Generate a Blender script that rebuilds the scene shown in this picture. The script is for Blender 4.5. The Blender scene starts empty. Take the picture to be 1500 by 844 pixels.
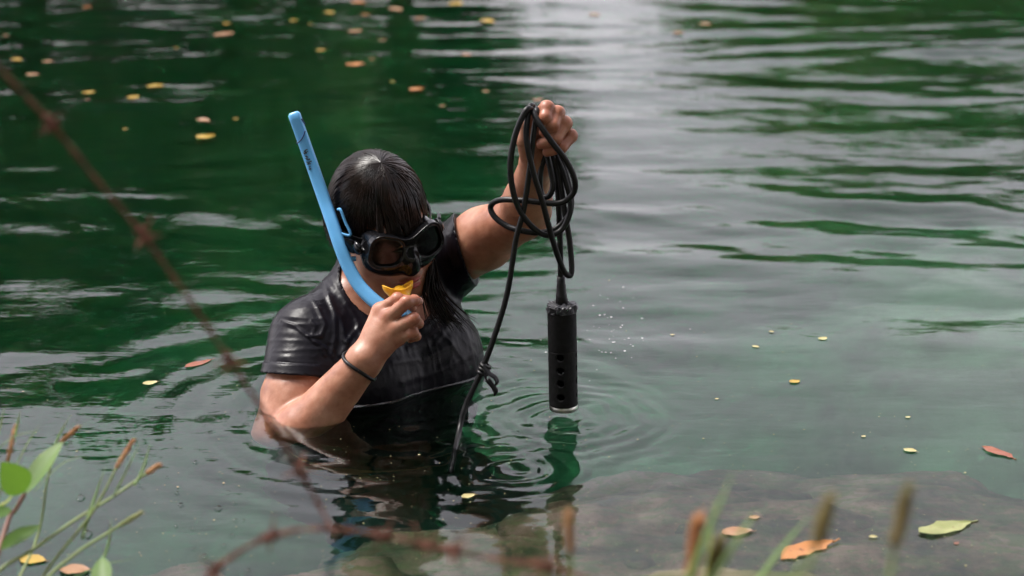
import bpy, bmesh, math, random
import numpy as np
from mathutils import Vector, Matrix

random.seed(7); RNG = np.random.default_rng(7)
SC = bpy.context.scene
COL = SC.collection
rad = math.radians

# ------------------------------------------------------------------ camera
CAM_H, CAM_PITCH, LENS = 1.05, rad(16.0), 70.0
FPX = 1500 * LENS / 36.0
CP, SP = math.cos(CAM_PITCH), math.sin(CAM_PITCH)
cam_data = bpy.data.cameras.new('camera'); cam = bpy.data.objects.new('camera', cam_data); COL.objects.link(cam)
cam.location = (0, 0, CAM_H); cam.rotation_euler = (rad(90) - CAM_PITCH, 0, 0)
cam_data.lens = LENS; cam_data.sensor_width = 36.0
cam_data.clip_start = 0.05; cam_data.clip_end = 500
cam_data.dof.use_dof = True; cam_data.dof.focus_distance = 3.12; cam_data.dof.aperture_fstop = 4.0
SC.camera = cam

# ------------------------------------------------------------------ sky, sun, exposure
SUN_EL, SUN_AZ = 60.0, 290.0      # degrees; azimuth of the sun, clockwise from +Y
world = bpy.data.worlds.new('World'); SC.world = world; world.use_nodes = True
nt = world.node_tree; nt.nodes.clear()
wo = nt.nodes.new('ShaderNodeOutputWorld'); bg = nt.nodes.new('ShaderNodeBackground')
sky = nt.nodes.new('ShaderNodeTexSky'); sky.sky_type = 'NISHITA'; sky.sun_disc = False
sky.sun_elevation = rad(SUN_EL); sky.sun_rotation = rad(SUN_AZ); sky.air_density = 1.0; sky.dust_density = 1.2; sky.ozone_density = 1.0
hs = nt.nodes.new('ShaderNodeHueSaturation'); hs.inputs['Saturation'].default_value = 0.12
tcw = nt.nodes.new('ShaderNodeTexCoord')
cn = nt.nodes.new('ShaderNodeTexNoise'); cn.inputs['Scale'].default_value = 2.2; cn.inputs['Detail'].default_value = 5.0
cr = nt.nodes.new('ShaderNodeMapRange'); cr.inputs['From Min'].default_value = 0.3; cr.inputs['From Max'].default_value = 0.7
cr.inputs['To Min'].default_value = 0.72; cr.inputs['To Max'].default_value = 1.2
mx = nt.nodes.new('ShaderNodeMix'); mx.data_type = 'RGBA'; mx.blend_type = 'MULTIPLY'; mx.inputs[0].default_value = 1.0
hs.inputs['Value'].default_value = 1.0
nt.links.new(tcw.outputs['Generated'], cn.inputs['Vector']); nt.links.new(cn.outputs['Fac'], cr.inputs['Value'])
nt.links.new(sky.outputs[0], hs.inputs['Color']); nt.links.new(hs.outputs[0], mx.inputs[6]); nt.links.new(cr.outputs[0], mx.inputs[7])
tn = nt.nodes.new('ShaderNodeMix'); tn.data_type = 'RGBA'; tn.blend_type = 'MULTIPLY'; tn.inputs[0].default_value = 1.0; tn.inputs[7].default_value = (1.03, .97, 1.02, 1)
nt.links.new(mx.outputs[2], tn.inputs[6]); nt.links.new(tn.outputs[2], bg.inputs['Color']); nt.links.new(bg.outputs[0], wo.inputs['Surface'])
bg.inputs['Strength'].default_value = 0.15
sd = bpy.data.lights.new('sun', 'SUN'); sun = bpy.data.objects.new('sun', sd); COL.objects.link(sun)
sd.energy = 2.5; sd.angle = rad(20); sd.color = (1.0, 0.96, 0.9)
_sv = Vector((math.sin(rad(SUN_AZ)) * math.cos(rad(SUN_EL)), math.cos(rad(SUN_AZ)) * math.cos(rad(SUN_EL)), math.sin(rad(SUN_EL))))
sun.rotation_euler = _sv.to_track_quat('Z', 'Y').to_euler()
SC.view_settings.view_transform = 'Standard'; SC.view_settings.look = 'None'
SC.view_settings.exposure = 1.25; SC.view_settings.gamma = 1.0; SC.view_settings.use_curve_mapping = False
SC.render.engine = 'CYCLES'
cy = SC.cycles
cy.max_bounces = 10; cy.transmission_bounces = 8; cy.transparent_max_bounces = 16; cy.glossy_bounces = 5; cy.diffuse_bounces = 3; cy.volume_bounces = 1
cy.caustics_refractive = True; cy.caustics_reflective = True; cy.blur_glossy = 0.5; cy.sample_clamp_indirect = 6.0
cy.use_denoising = True

# ------------------------------------------------------------------ photo pixel -> point (a pixel gives the direction, y the distance)
def W(u, v, y):
    dx, dy = (u - 750) / FPX, -(v - 422) / FPX
    d = Vector((dx, CP + dy * SP, -SP + dy * CP)); t = y / d.y
    return Vector((0, 0, CAM_H)) + d * t
def WZ(u, v, z=0.0):
    dx, dy = (u - 750) / FPX, -(v - 422) / FPX
    d = Vector((dx, CP + dy * SP, -SP + dy * CP)); t = (z - CAM_H) / d.z
    return Vector((0, 0, CAM_H)) + d * t
def pix(P):
    P = np.asarray(P, dtype=np.float64); q = P - np.array([0, 0, CAM_H])
    dep = q[:, 1] * CP - q[:, 2] * SP; up = q[:, 1] * SP + q[:, 2] * CP
    return 750 + FPX * q[:, 0] / dep, 422 - FPX * up / dep

A = lambda v: np.array(v, dtype=np.float32)
def nrm(v): v = np.array(v, dtype=np.float64); return v / np.linalg.norm(v)

# ------------------------------------------------------------------ numpy noise
def _h(ix, iy, iz, s):
    n = (ix * 73856093) ^ (iy * 19349663) ^ (iz * 83492791) ^ (s * 2654435)
    n = (n ^ (n >> 13)) * 1274126177; n = n ^ (n >> 16)
    return (n & 0xffff).astype(np.float32) / 32767.5 - 1.0
def vnoise(P, scale=1.0, seed=0):
    P = np.asarray(P, dtype=np.float64) * scale
    i = np.floor(P).astype(np.int64); f = (P - i).astype(np.float32); f = f * f * f * (f * (f * 6 - 15) + 10)
    x, y, z = i[:, 0], i[:, 1], i[:, 2]; out = 0
    for a in (0, 1):
        for b in (0, 1):
            for c in (0, 1):
                w = (f[:, 0] if a else 1 - f[:, 0]) * (f[:, 1] if b else 1 - f[:, 1]) * (f[:, 2] if c else 1 - f[:, 2])
                out = out + w * _h(x + a, y + b, z + c, seed)
    return out
def fbm(P, scale=1.0, octv=4, seed=0):
    o, a = 0, 1.0
    for k in range(octv):
        o = o + a * vnoise(P, scale * 2 ** k, seed + k * 17); a *= 0.5
    return o

# ------------------------------------------------------------------ object helpers
def mesh_obj(name, V, F, mat, parent=None, smooth=True, attr=None):
    me = bpy.data.meshes.new(name)
    V = np.asarray(V, dtype=np.float32)
    if isinstance(F, np.ndarray):
        nf, k = F.shape
        me.vertices.add(len(V)); me.vertices.foreach_set('co', V.ravel())
        me.loops.add(nf * k); me.loops.foreach_set('vertex_index', F.astype(np.int32).ravel())
        me.polygons.add(nf); me.polygons.foreach_set('loop_start', np.arange(0, nf * k, k, dtype=np.int32))
        me.update(calc_edges=True)
    else:
        me.from_pydata([tuple(map(float, v)) for v in V], [], [tuple(int(i) for i in f) for f in F])
    me.validate()
    if smooth: me.polygons.foreach_set('use_smooth', np.ones(len(me.polygons), dtype=bool))
    if attr is not None:
        for an, arr in attr.items():
            a = me.attributes.new(an, 'FLOAT', 'POINT'); a.data.foreach_set('value', np.asarray(arr, dtype=np.float32))
    if mat is not None: me.materials.append(mat)
    o = bpy.data.objects.new(name, me); COL.objects.link(o); o.parent = parent
    return o
def empty(name, loc=(0, 0, 0)):
    o = bpy.data.objects.new(name, None); COL.objects.link(o); o.location = loc; o.empty_display_size = 0.05
    bpy.context.view_layer.update()
    return o
def tag(o, label=None, cat=None, group=None, kind=None):
    if label: o['label'] = label
    if cat: o['category'] = cat
    if group: o['group'] = group
    if kind: o['kind'] = kind
    return o
def keep_world(o):      # children are modelled in world coordinates: undo the parent's offset
    if o.parent: o.matrix_parent_inverse = o.parent.matrix_world.inverted()
    return o
def smooth_path(P, n=8):
    P = [np.asarray(p, dtype=np.float64) for p in P]
    Q = [2 * P[0] - P[1]] + P + [2 * P[-1] - P[-2]]; out = []
    for i in range(1, len(Q) - 2):
        for k in range(n):
            t = k / n; a, b, c, d = Q[i - 1], Q[i], Q[i + 1], Q[i + 2]
            out.append(0.5 * (2 * b + (c - a) * t + (2 * a - 5 * b + 4 * c - d) * t * t + (3 * b - a - 3 * c + d) * t ** 3))
    out.append(P[-1]); return np.array(out)
def tube(path, r, sides=8, cap=True, sect=None, up=None):
    """sweep a ring (or the closed 2-D section sect) along path; r: number or list"""
    path = np.asarray(path, dtype=np.float64); n = len(path)
    r = np.full(n, r) if np.isscalar(r) else np.interp(np.linspace(0, 1, n), np.linspace(0, 1, len(r)), r)
    T = np.gradient(path, axis=0); T /= np.linalg.norm(T, axis=1)[:, None] + 1e-12
    u = np.array(up if up is not None else (0, 0, 1.0), dtype=np.float64)
    if abs(u @ T[0]) > 0.95: u = np.array((1.0, 0, 0))
    V = []
    if sect is None:
        a = np.linspace(0, 2 * np.pi, sides, endpoint=False); sect = np.stack([np.cos(a), np.sin(a)], 1)
    s = len(sect)
    for i in range(n):
        u = u - (u @ T[i]) * T[i]; u /= np.linalg.norm(u) + 1e-12; w = np.cross(T[i], u)
        V.append(path[i] + r[i] * (sect[:, :1] * w + sect[:, 1:2] * u))
    V = np.concatenate(V); F = []
    for i in range(n - 1):
        for k in range(s):
            F.append((i * s + k, i * s + (k + 1) % s, (i + 1) * s + (k + 1) % s, (i + 1) * s + k))
    if cap: F += [tuple(range(s))[::-1], tuple(range((n - 1) * s, n * s))]
    return V, F
def join(parts):
    V, F, o = [], [], 0
    for v, f in parts:
        V.append(np.asarray(v)); F += [tuple(i + o for i in q) for q in f]; o += len(v)
    return np.concatenate(V), F

# ------------------------------------------------------------------ materials
class NT:
    def __init__(s, name):
        s.m = bpy.data.materials.new(name); s.m.use_nodes = True; s.t = s.m.node_tree; s.N = s.t.nodes; s.L = s.t.links
        s.b = s.N['Principled BSDF']; s.out = s.N['Material Output']
    def n(s, k, **kw):
        x = s.N.new(k)
        for a, v in kw.items():
            if a in x.inputs: x.inputs[a].default_value = v
            else: setattr(x, a, v)
        return x
    def noise(s, scale, detail=4, coord='Object', vscale=None, rough=0.55):
        tc = s.n('ShaderNodeTexCoord'); no = s.n('ShaderNodeTexNoise'); no.inputs['Scale'].default_value = scale
        no.inputs['Detail'].default_value = detail; no.inputs['Roughness'].default_value = rough
        if vscale:
            mp = s.n('ShaderNodeMapping'); mp.inputs['Scale'].default_value = vscale
            s.L.new(tc.outputs[coord], mp.inputs[0]); s.L.new(mp.outputs[0], no.inputs['Vector'])
        else: s.L.new(tc.outputs[coord], no.inputs['Vector'])
        return no.outputs['Fac']
    def ramp(s, fac, stops):
        r = s.n('ShaderNodeValToRGB'); e = r.color_ramp.elements
        while len(e) < len(stops): e.new(0.5)
        for i, (p, c) in enumerate(stops): e[i].position = p; e[i].color = (*c, 1)
        s.L.new(fac, r.inputs[0]); return r.outputs[0]
    def mixc(s, fac, a, b, mode='MIX'):
        x = s.n('ShaderNodeMix', data_type='RGBA', blend_type=mode)
        for i, v in ((0, fac), (6, a), (7, b)):
            if hasattr(v, 'is_linked'): s.L.new(v, x.inputs[i])
            else: x.inputs[i].default_value = v if i == 0 else (*v, 1)
        return x.outputs[2]
    def attr(s, name):
        a = s.n('ShaderNodeAttribute'); a.attribute_name = name; return a.outputs['Fac']
    def bump(s, h, strength=0.3, dist=0.002):
        b = s.n('ShaderNodeBump'); b.inputs['Strength'].default_value = strength; b.inputs['Distance'].default_value = dist
        s.L.new(h, b.inputs['Height']); s.L.new(b.outputs[0], s.b.inputs['Normal']); return b
    def set(s, **kw):
        for a, v in kw.items():
            k = a.replace('_', ' ')
            if hasattr(v, 'is_linked'): s.L.new(v, s.b.inputs[k])
            elif isinstance(v, tuple) and len(v) == 3: s.b.inputs[k].default_value = (*v, 1) if s.b.inputs[k].type == 'RGBA' else v
            else: s.b.inputs[k].default_value = v
        return s
def simple(name, col, rough=0.5, var=0.25, scale=60, bump=0.0, spec=0.5, **kw):
    m = NT(name); f = m.noise(scale)
    d = tuple(c * (1 - var) for c in col); l = tuple(min(1, c * (1 + var)) for c in col)
    m.set(Base_Color=m.ramp(f, [(0.3, d), (0.7, l)]), Roughness=rough, Specular_IOR_Level=spec, **kw)
    if bump: m.bump(f, bump, 0.002)
    return m.m

# ------------------------------------------------------------------ signed-distance modelling (one continuous skin)
def cone(p, a, b, ra, rb):
    a = np.asarray(a, np.float32); b = np.asarray(b, np.float32); ab = b - a; q = p - a
    h = np.clip((q @ ab) / (ab @ ab + 1e-12), 0, 1).astype(np.float32)
    return np.sqrt(((q - h[:, None] * ab) ** 2).sum(1)) - (ra + (rb - ra) * h)
def ell(p, c, r, R=None):
    q = p - np.asarray(c, np.float32)
    if R is not None: q = q @ np.asarray(R, np.float32)      # columns of R are the ellipsoid's axes
    r = np.asarray(r, np.float32); k0 = np.sqrt(((q / r) ** 2).sum(1)); k1 = np.sqrt(((q / (r * r)) ** 2).sum(1)) + 1e-9
    return k0 * (k0 - 1) / k1
def smin(a, b, k):
    h = np.clip(0.5 + 0.5 * (b - a) / k, 0, 1)
    return b * (1 - h) + a * h - k * h * (1 - h)
def within(p, c, R, fn):
    c = np.asarray(c, np.float32); d = np.sqrt(((p - c) ** 2).sum(1)); out = d - R + 0.03
    m = d < R
    if m.any(): out[m] = np.minimum(fn(p[m]), 0.2)
    return out.astype(np.float32)
def sdf_mesh(fn, lo, hi, h, project=3, B=8):
    lo = np.asarray(lo, np.float32); hi = np.asarray(hi, np.float32)
    nb = np.ceil((hi - lo) / (h * B)).astype(int); n = nb * B
    ax = [lo[i] + (np.arange(nb[i]) + 0.5) * h * B - 0.5 * h for i in range(3)]
    C = np.stack(np.meshgrid(*ax, indexing='ij'), -1).reshape(-1, 3).astype(np.float32)
    d = fn(C); thr = h * B * 0.87 * 1.35 + 0.004
    act = np.abs(d) < thr
    vals = np.repeat(np.repeat(np.repeat(np.where(d < 0, -1, 1).astype(np.float32).reshape(nb), B, 0), B, 1), B, 2)
    idx = np.array(np.unravel_index(np.nonzero(act)[0], nb)).T
    off = np.stack(np.meshgrid(*[np.arange(B)] * 3, indexing='ij'), -1).reshape(-1, 3)
    for s in range(0, len(idx), 1500):
        I = (idx[s:s + 1500, None, :] * B + off[None]).reshape(-1, 3)
        vals[I[:, 0], I[:, 1], I[:, 2]] = fn((lo + I * h).astype(np.float32))
    ins = vals < 0
    sm = np.zeros(tuple(n - 1), np.int8)
    for a in (0, 1):
        for b in (0, 1):
            for c in (0, 1):
                sm += ins[a:n[0] - 1 + a, b:n[1] - 1 + b, c:n[2] - 1 + c]
    cells = np.array(np.nonzero((sm > 0) & (sm < 8))).T
    vid = np.full(tuple(n - 1), -1, np.int32); vid[cells[:, 0], cells[:, 1], cells[:, 2]] = np.arange(len(cells))
    acc = np.zeros((len(cells), 3)); cnt = np.zeros(len(cells))
    cor = [(a, b, c) for a in (0, 1) for b in (0, 1) for c in (0, 1)]
    cv = {q: vals[cells[:, 0] + q[0], cells[:, 1] + q[1], cells[:, 2] + q[2]] for q in cor}
    for q in cor:
        for axis in range(3):
            if q[axis] == 0:
                q2 = list(q); q2[axis] = 1; q2 = tuple(q2)
                a, b = cv[q], cv[q2]; m = (a < 0) != (b < 0)
                t = a / (a - b + 1e-12); e = np.tile(np.array(q, float), (len(cells), 1)); e[:, axis] += t
                acc[m] += e[m]; cnt[m] += 1
    V = (lo + (cells + acc / np.maximum(cnt, 1)[:, None]) * h).astype(np.float32)
    Fs = []
    for axis in range(3):
        A, Bx = (axis + 1) % 3, (axis + 2) % 3
        s0 = [slice(None)] * 3; s1 = [slice(None)] * 3; s0[axis] = slice(0, n[axis] - 1); s1[axis] = slice(1, n[axis])
        e = ins[tuple(s0)] != ins[tuple(s1)]; E = np.array(np.nonzero(e)).T
        ok = (E[:, A] > 0) & (E[:, Bx] > 0) & (E[:, A] < n[A] - 1) & (E[:, Bx] < n[Bx] - 1); E = E[ok]
        inn = ins[E[:, 0], E[:, 1], E[:, 2]]
        def c(da, db):
            q = E.copy(); q[:, A] -= da; q[:, Bx] -= db
            return vid[q[:, 0], q[:, 1], q[:, 2]]
        Q = np.stack([c(1, 1), c(0, 1), c(0, 0), c(1, 0)], 1)
        Q[~inn] = Q[~inn][:, ::-1]; Fs.append(Q)
    F = np.concatenate(Fs); F = F[(F >= 0).all(1)]
    e = h * 0.3
    for _ in range(project):
        d = fn(V); g = np.stack([fn(V + np.eye(3, dtype=np.float32)[i] * e) - d for i in range(3)], 1) / e
        V = V - np.clip(d / np.maximum((g ** 2).sum(1), 0.2), -h, h)[:, None] * g
    return V.astype(np.float32), F
def vnormals(V, F):
    a = V[F[:, 0]]; N = np.cross(V[F[:, 2]] - a, V[F[:, 3]] - V[F[:, 1]]); out = np.zeros_like(V)
    for k in range(4): np.add.at(out, F[:, k], N)
    return out / (np.linalg.norm(out, axis=1)[:, None] + 1e-12)
# ================================================================== WATER, GROUND, TREES
def sstep(x, a, b): t = np.clip((x - a) / (b - a), 0, 1); return t * t * (3 - 2 * t)
RING_C = np.array(WZ(757, 688)); PROBE_C = np.array(WZ(827, 612)); BODY_C = np.array(WZ(600, 600)); CAB_C = np.array(WZ(672, 640))
wv_rng = np.random.default_rng(11)
WAVES = []
for lam, amp, spread, n in ((.62, .0036, 10, 3), (.40, .0030, 15, 5), (.27, .0021, 24, 7), (.17, .0012, 36, 9), (.105, .00058, 50, 9)):
    for _ in range(n):
        th = rad(90 + wv_rng.normal(0, spread)); l = lam * wv_rng.uniform(.8, 1.2)
        WAVES.append((2 * np.pi / l * math.cos(th), 2 * np.pi / l * math.sin(th), amp * wv_rng.uniform(.5, 1.1) / math.sqrt(n), wv_rng.uniform(0, 6.28)))
def water_z(x, y):
    P = np.stack([x, y, x * 0], 1)
    z = np.zeros_like(x)
    wx = x + .22 * vnoise(P * A((.5, 1.0, 1)), 1.3, 3); wy = y + .16 * vnoise(P * A((.45, 1.1, 1)), 1.7, 5)
    for kx, ky, a, p in WAVES: z += a * np.sin(kx * wx + ky * wy + p)
    for c, lam, a0, fall, sd_ in ((BODY_C, .24, .0022, 1.6, 71), (BODY_C, .15, .0010, .9, 75), (PROBE_C, .19, .0013, 1.5, 79), (np.array((1.9, 4.3, 0)), .24, .0028, 1.3, 83), (np.array((1.2, 5.2, 0)), .16, .0014, 1.6, 87), (np.array((-1.6, 4.4, 0)), .17, .0016, 1.4, 91)):   # curved wavelets pushed out by the wader
        r = np.hypot(x - c[0], y - c[1]) + .10 * vnoise(P, 1.8, sd_) + .03 * vnoise(P, 5, sd_ + 1)
        z += a0 * np.sin(2 * np.pi * r / lam) * np.exp(-r / fall) * np.clip(.45 + .9 * vnoise(P, 1.6, sd_ + 2), 0, 1.3)
    # patches of calmer water; the shore side lies nearly still
    patch = .35 + .95 * np.clip(.5 + .8 * fbm(P * A((.55, .9, 1)), .9, 3, 21), 0, 1)
    amp = (.10 + 1.0 * sstep(y - .04 * x, 2.75, 4.0)) * patch
    amp = amp * (1 - .12 * sstep(-x, -.1, .5) * sstep(y, 3.7, 4.8)) * (1 + .35 * sstep(x, -.2, 1.5) * sstep(y, 3.2, 6))
    z = z * amp
    for c, A0, lam, fall, r0 in ((RING_C, .0010, .032, .11, .02), (PROBE_C, .0009, .038, .15, .03), (CAB_C, .0006, .04, .10, .01), (np.array(WZ(830, 640)), .0007, .033, .07, .0), (BODY_C, .0007, .075, .30, .2)):
        r = np.hypot(x - c[0], y - c[1]) + .010 * vnoise(P, 16, 61) + .006 * vnoise(P, 40, 62); z = z + A0 * np.sin(2 * np.pi * (r - r0) / lam) * np.exp(-((r - r0) / fall) ** 2) * (r > r0 * .2)
    return z
def axis(segs):
    out = [segs[0][0]]
    for a, b, s in segs:
        n = max(1, int(round((b - a) / s))); out += list(a + (b - a) * (np.arange(n) + 1) / n)
    return np.array(out)
gx = axis([(-14, -5, .6), (-5, -2.4, .09), (-2.4, -1.1, .03), (-1.1, -.45, .012), (-.45, .25, .0075), (.25, 1.1, .012), (1.1, 2.6, .03), (2.6, 5, .09), (5, 14, .6)])
gy = axis([(-1.5, 2.0, .35), (2.0, 2.3, .03), (2.3, 3.25, .008), (3.25, 4.6, .012), (4.6, 8.6, .02), (8.6, 12, .08), (12, 18, .4)])
X, Y = np.meshgrid(gx, gy, indexing='ij'); nx, ny = X.shape
Z = water_z(X.ravel(), Y.ravel()).reshape(nx, ny)
Z[[0, -1], :] = 0; Z[:, [0, -1]] = 0
V = np.stack([X, Y, Z], -1).reshape(-1, 3); I = np.arange(nx * ny).reshape(nx, ny)
F = np.stack([I[:-1, :-1], I[1:, :-1], I[1:, 1:], I[:-1, 1:]], -1).reshape(-1, 4)
rim = np.concatenate([I[:, 0], I[-1, 1:], I[-2::-1, -1], I[0, -2:0:-1]]); lowv = V[rim].copy(); lowv[:, 2] = -3.2
b0 = len(V); V = np.concatenate([V, lowv]); nr = len(rim); k = np.arange(nr); k2 = (k + 1) % nr
F = np.concatenate([F, np.stack([rim[k2], rim[k], b0 + k, b0 + k2], -1)])
cid = len(V); V = np.concatenate([V, [[0, 8, -3.2]]])
F = np.concatenate([F, np.stack([b0 + k2, b0 + k, np.full(nr, cid), np.full(nr, cid)], -1)])
Ftop = [tuple(f) if f[2] != f[3] else tuple(f[:3]) for f in F]
m = NT('pond_water'); m.N.remove(m.b)
rf = m.n('ShaderNodeBsdfRefraction', IOR=1.333, Roughness=0.0); rf.inputs['Color'].default_value = (.97, 1, .99, 1)
gl = m.n('ShaderNodeBsdfGlossy', Roughness=0.0); fr = m.n('ShaderNodeFresnel', IOR=1.333); ms = m.n('ShaderNodeMixShader')
tc = m.n('ShaderNodeTexCoord'); mp = m.n('ShaderNodeMapping'); mp.inputs['Scale'].default_value = (9, 22, 1); nz = m.n('ShaderNodeTexNoise', Scale=1.0, Detail=3.0, Roughness=.5)
m.L.new(tc.outputs['Object'], mp.inputs[0]); m.L.new(mp.outputs[0], nz.inputs['Vector'])
sx = m.n('ShaderNodeSeparateXYZ'); m.L.new(tc.outputs['Object'], sx.inputs[0])
mr = m.n('ShaderNodeMapRange'); mr.inputs['From Min'].default_value = 2.7; mr.inputs['From Max'].default_value = 5.0; mr.inputs['To Min'].default_value = .12; mr.inputs['To Max'].default_value = .3
m.L.new(sx.outputs[1], mr.inputs['Value'])
bp = m.n('ShaderNodeBump', Distance=.006); m.L.new(mr.outputs[0], bp.inputs['Strength']); m.L.new(nz.outputs['Fac'], bp.inputs['Height'])
for nd in (rf, gl, fr): m.L.new(bp.outputs[0], nd.inputs['Normal'])
m.L.new(fr.outputs[0], ms.inputs[0]); m.L.new(rf.outputs[0], ms.inputs[1]); m.L.new(gl.outputs[0], ms.inputs[2]); m.L.new(ms.outputs[0], m.out.inputs['Surface'])
va = m.n('ShaderNodeVolumeAbsorption', Density=1.3); va.inputs['Color'].default_value = (.12, .68, .48, 1); vs = m.n('ShaderNodeVolumeScatter', Density=.075, Anisotropy=.2); vs.inputs['Color'].default_value = (.30, .90, .62, 1)
ad = m.n('ShaderNodeAddShader'); m.L.new(va.outputs[0], ad.inputs[0]); m.L.new(vs.outputs[0], ad.inputs[1]); m.L.new(ad.outputs[0], m.out.inputs['Volume'])
M_WATER = m.m
water = mesh_obj('water', V, Ftop, M_WATER); water['kind'] = 'structure'
fl = np.ones(len(water.data.polygons), dtype=bool); fl[(nx - 1) * (ny - 1):] = False; water.data.polygons.foreach_set('use_smooth', fl)

# --- ground: pond bed and banks as one sheet
def ground_z(x, y):
    P = np.stack([x, y, x * 0], 1)
    bed = -1.02 - 1.6 * sstep(-x, .35, 2.2) * sstep(y, 3.3, 5) - .7 * sstep(y, 3.6, 6.5) + .62 * sstep(x, .25, 1.1) * (1 - sstep(y, 4.2, 6.5))
    bed = bed + .16 * fbm(P, 1.3, 4, 31) + .05 * fbm(P, 6, 3, 35)
    near = 2.12 + .10 * np.sin(x * 1.7 + .5) + .05 * vnoise(P, 2.5, 8) - .25 * sstep(x, .2, 1.0)
    t = y - near                                         # metres out from the near shore
    z = np.where(t < .04, np.minimum(.06 - .9 * t, .07 + .10 * -t), np.maximum(.03 - 1.6 * (t - .04), bed))
    z = z + .012 * fbm(P, 9, 3, 41) * (t < .04)
    r = np.maximum(np.abs(x) / 11.5, np.abs(y - 6.2) / 8.6)
    z = z * (1 - sstep(r, .93, 1.05)) + (.25 + .12 * fbm(P, .6, 3, 51)) * sstep(r, .93, 1.05)
    return z
hx = axis([(-60, -14, 6), (-14, -3, .5), (-3, -1.2, .08), (-1.2, 1.8, .025), (1.8, 3, .08), (3, 14, .5), (14, 60, 6)])
hy = axis([(-40, -3, 4), (-3, 1, .25), (1, 1.8, .06), (1.8, 4.2, .025), (4.2, 8, .08), (8, 18, .3), (18, 70, 5)])
X, Y = np.meshgrid(hx, hy, indexing='ij'); Z = ground_z(X.ravel(), Y.ravel())
V = np.stack([X.ravel(), Y.ravel(), Z], -1); I = np.arange(X.size).reshape(X.shape)
F = np.stack([I[:-1, :-1], I[1:, :-1], I[1:, 1:], I[:-1, 1:]], -1).reshape(-1, 4)
m = NT('pond_bed_and_bank'); f1 = m.noise(1.6, 6); f2 = m.noise(11, 5)
bedc = m.mixc(f2, m.ramp(f1, [(.42, (.02, .024, .012)), (.50, (.09, .11, .07)), (.64, (.27, .30, .22))]), m.ramp(f2, [(.35, (.02, .022, .01)), (.65, (.10, .105, .075))]))
soil = m.ramp(f2, [(.35, (.045, .06, .02)), (.65, (.12, .10, .06))])
tc = m.n('ShaderNodeTexCoord'); sx = m.n('ShaderNodeSeparateXYZ'); m.L.new(tc.outputs['Object'], sx.inputs[0])
mr = m.n('ShaderNodeMapRange'); mr.inputs['From Min'].default_value = -.06; mr.inputs['From Max'].default_value = .03; m.L.new(sx.outputs[2], mr.inputs['Value'])
m.set(Base_Color=m.mixc(mr.outputs[0], bedc, soil), Roughness=.9); m.bump(f2, .6, .02)
ground = mesh_obj('ground', V, F, m.m); ground['kind'] = 'structure'

# --- submerged rocks just under the surface by the shore
m = NT('algae_covered_rock'); f1 = m.noise(6, 7, rough=.65); f2 = m.noise(26, 6, vscale=(1, 1.6, 1), rough=.7)
m.set(Base_Color=m.mixc(m.ramp(f2, [(.46, (0, 0, 0)), (.56, (1, 1, 1))]), m.ramp(f1, [(.36, (.018, .012, .008)), (.5, (.125, .065, .043)), (.62, (.24, .125, .11))]), m.ramp(f1, [(.4, (.03, .034, .01)), (.6, (.13, .105, .05))])), Roughness=.85); m.bump(f2, .7, .01); M_ROCK = m.m
def rock(name, c, r, seed, label):
    bm = bmesh.new(); bmesh.ops.create_icosphere(bm, subdivisions=5, radius=1.0)
    P = np.array([v.co[:] for v in bm.verts]); d = 1 + .24 * fbm(P, 1.4, 4, seed) + .09 * fbm(P, 4.5, 5, seed + 3)
    for v, k in zip(bm.verts, d): v.co = Vector((v.co.x * r[0] * k, v.co.y * r[1] * k, v.co.z * r[2] * k))
    me = bpy.data.meshes.new(name); bm.to_mesh(me); bm.free(); me.materials.append(M_ROCK); me.polygons.foreach_set('use_smooth', np.ones(len(me.polygons), dtype=bool))
    o = bpy.data.objects.new(name, me); COL.objects.link(o); o.location = c; tag(o, label, 'rock', 'rocks under the water by the shore'); return o
c = WZ(1130, 735); rock('submerged_rock', (c.x, c.y - .02, -.385), (.60, .42, .25), 3, 'broad brown submerged boulder beneath the floating orange leaf')
c = WZ(1000, 690); rock('submerged_rock', (c.x, c.y, -.37), (.30, .22, .20), 23, 'purplish submerged stone reaching out toward the probe')
c = WZ(1250, 700); rock('submerged_rock', (c.x, c.y, -.47), (.28, .18, .22), 29, 'low brown submerged stone beneath the pale yellow leaf')
c = WZ(1440, 790); rock('submerged_rock', (c.x, c.y - .08, -.49), (.40, .30, .26), 8, 'rounded submerged stone beneath the big green floating leaf')
c = WZ(330, 850); rock('submerged_rock', (c.x, c.y - .02, -.32), (.50, .34, .20), 14, 'pale olive submerged rock below the lower barbed wire')
c = WZ(620, 850); rock('submerged_rock', (c.x, c.y - .05, -.46), (.34, .22, .26), 19, 'mossy submerged rock under the reflection of the probe')

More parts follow.
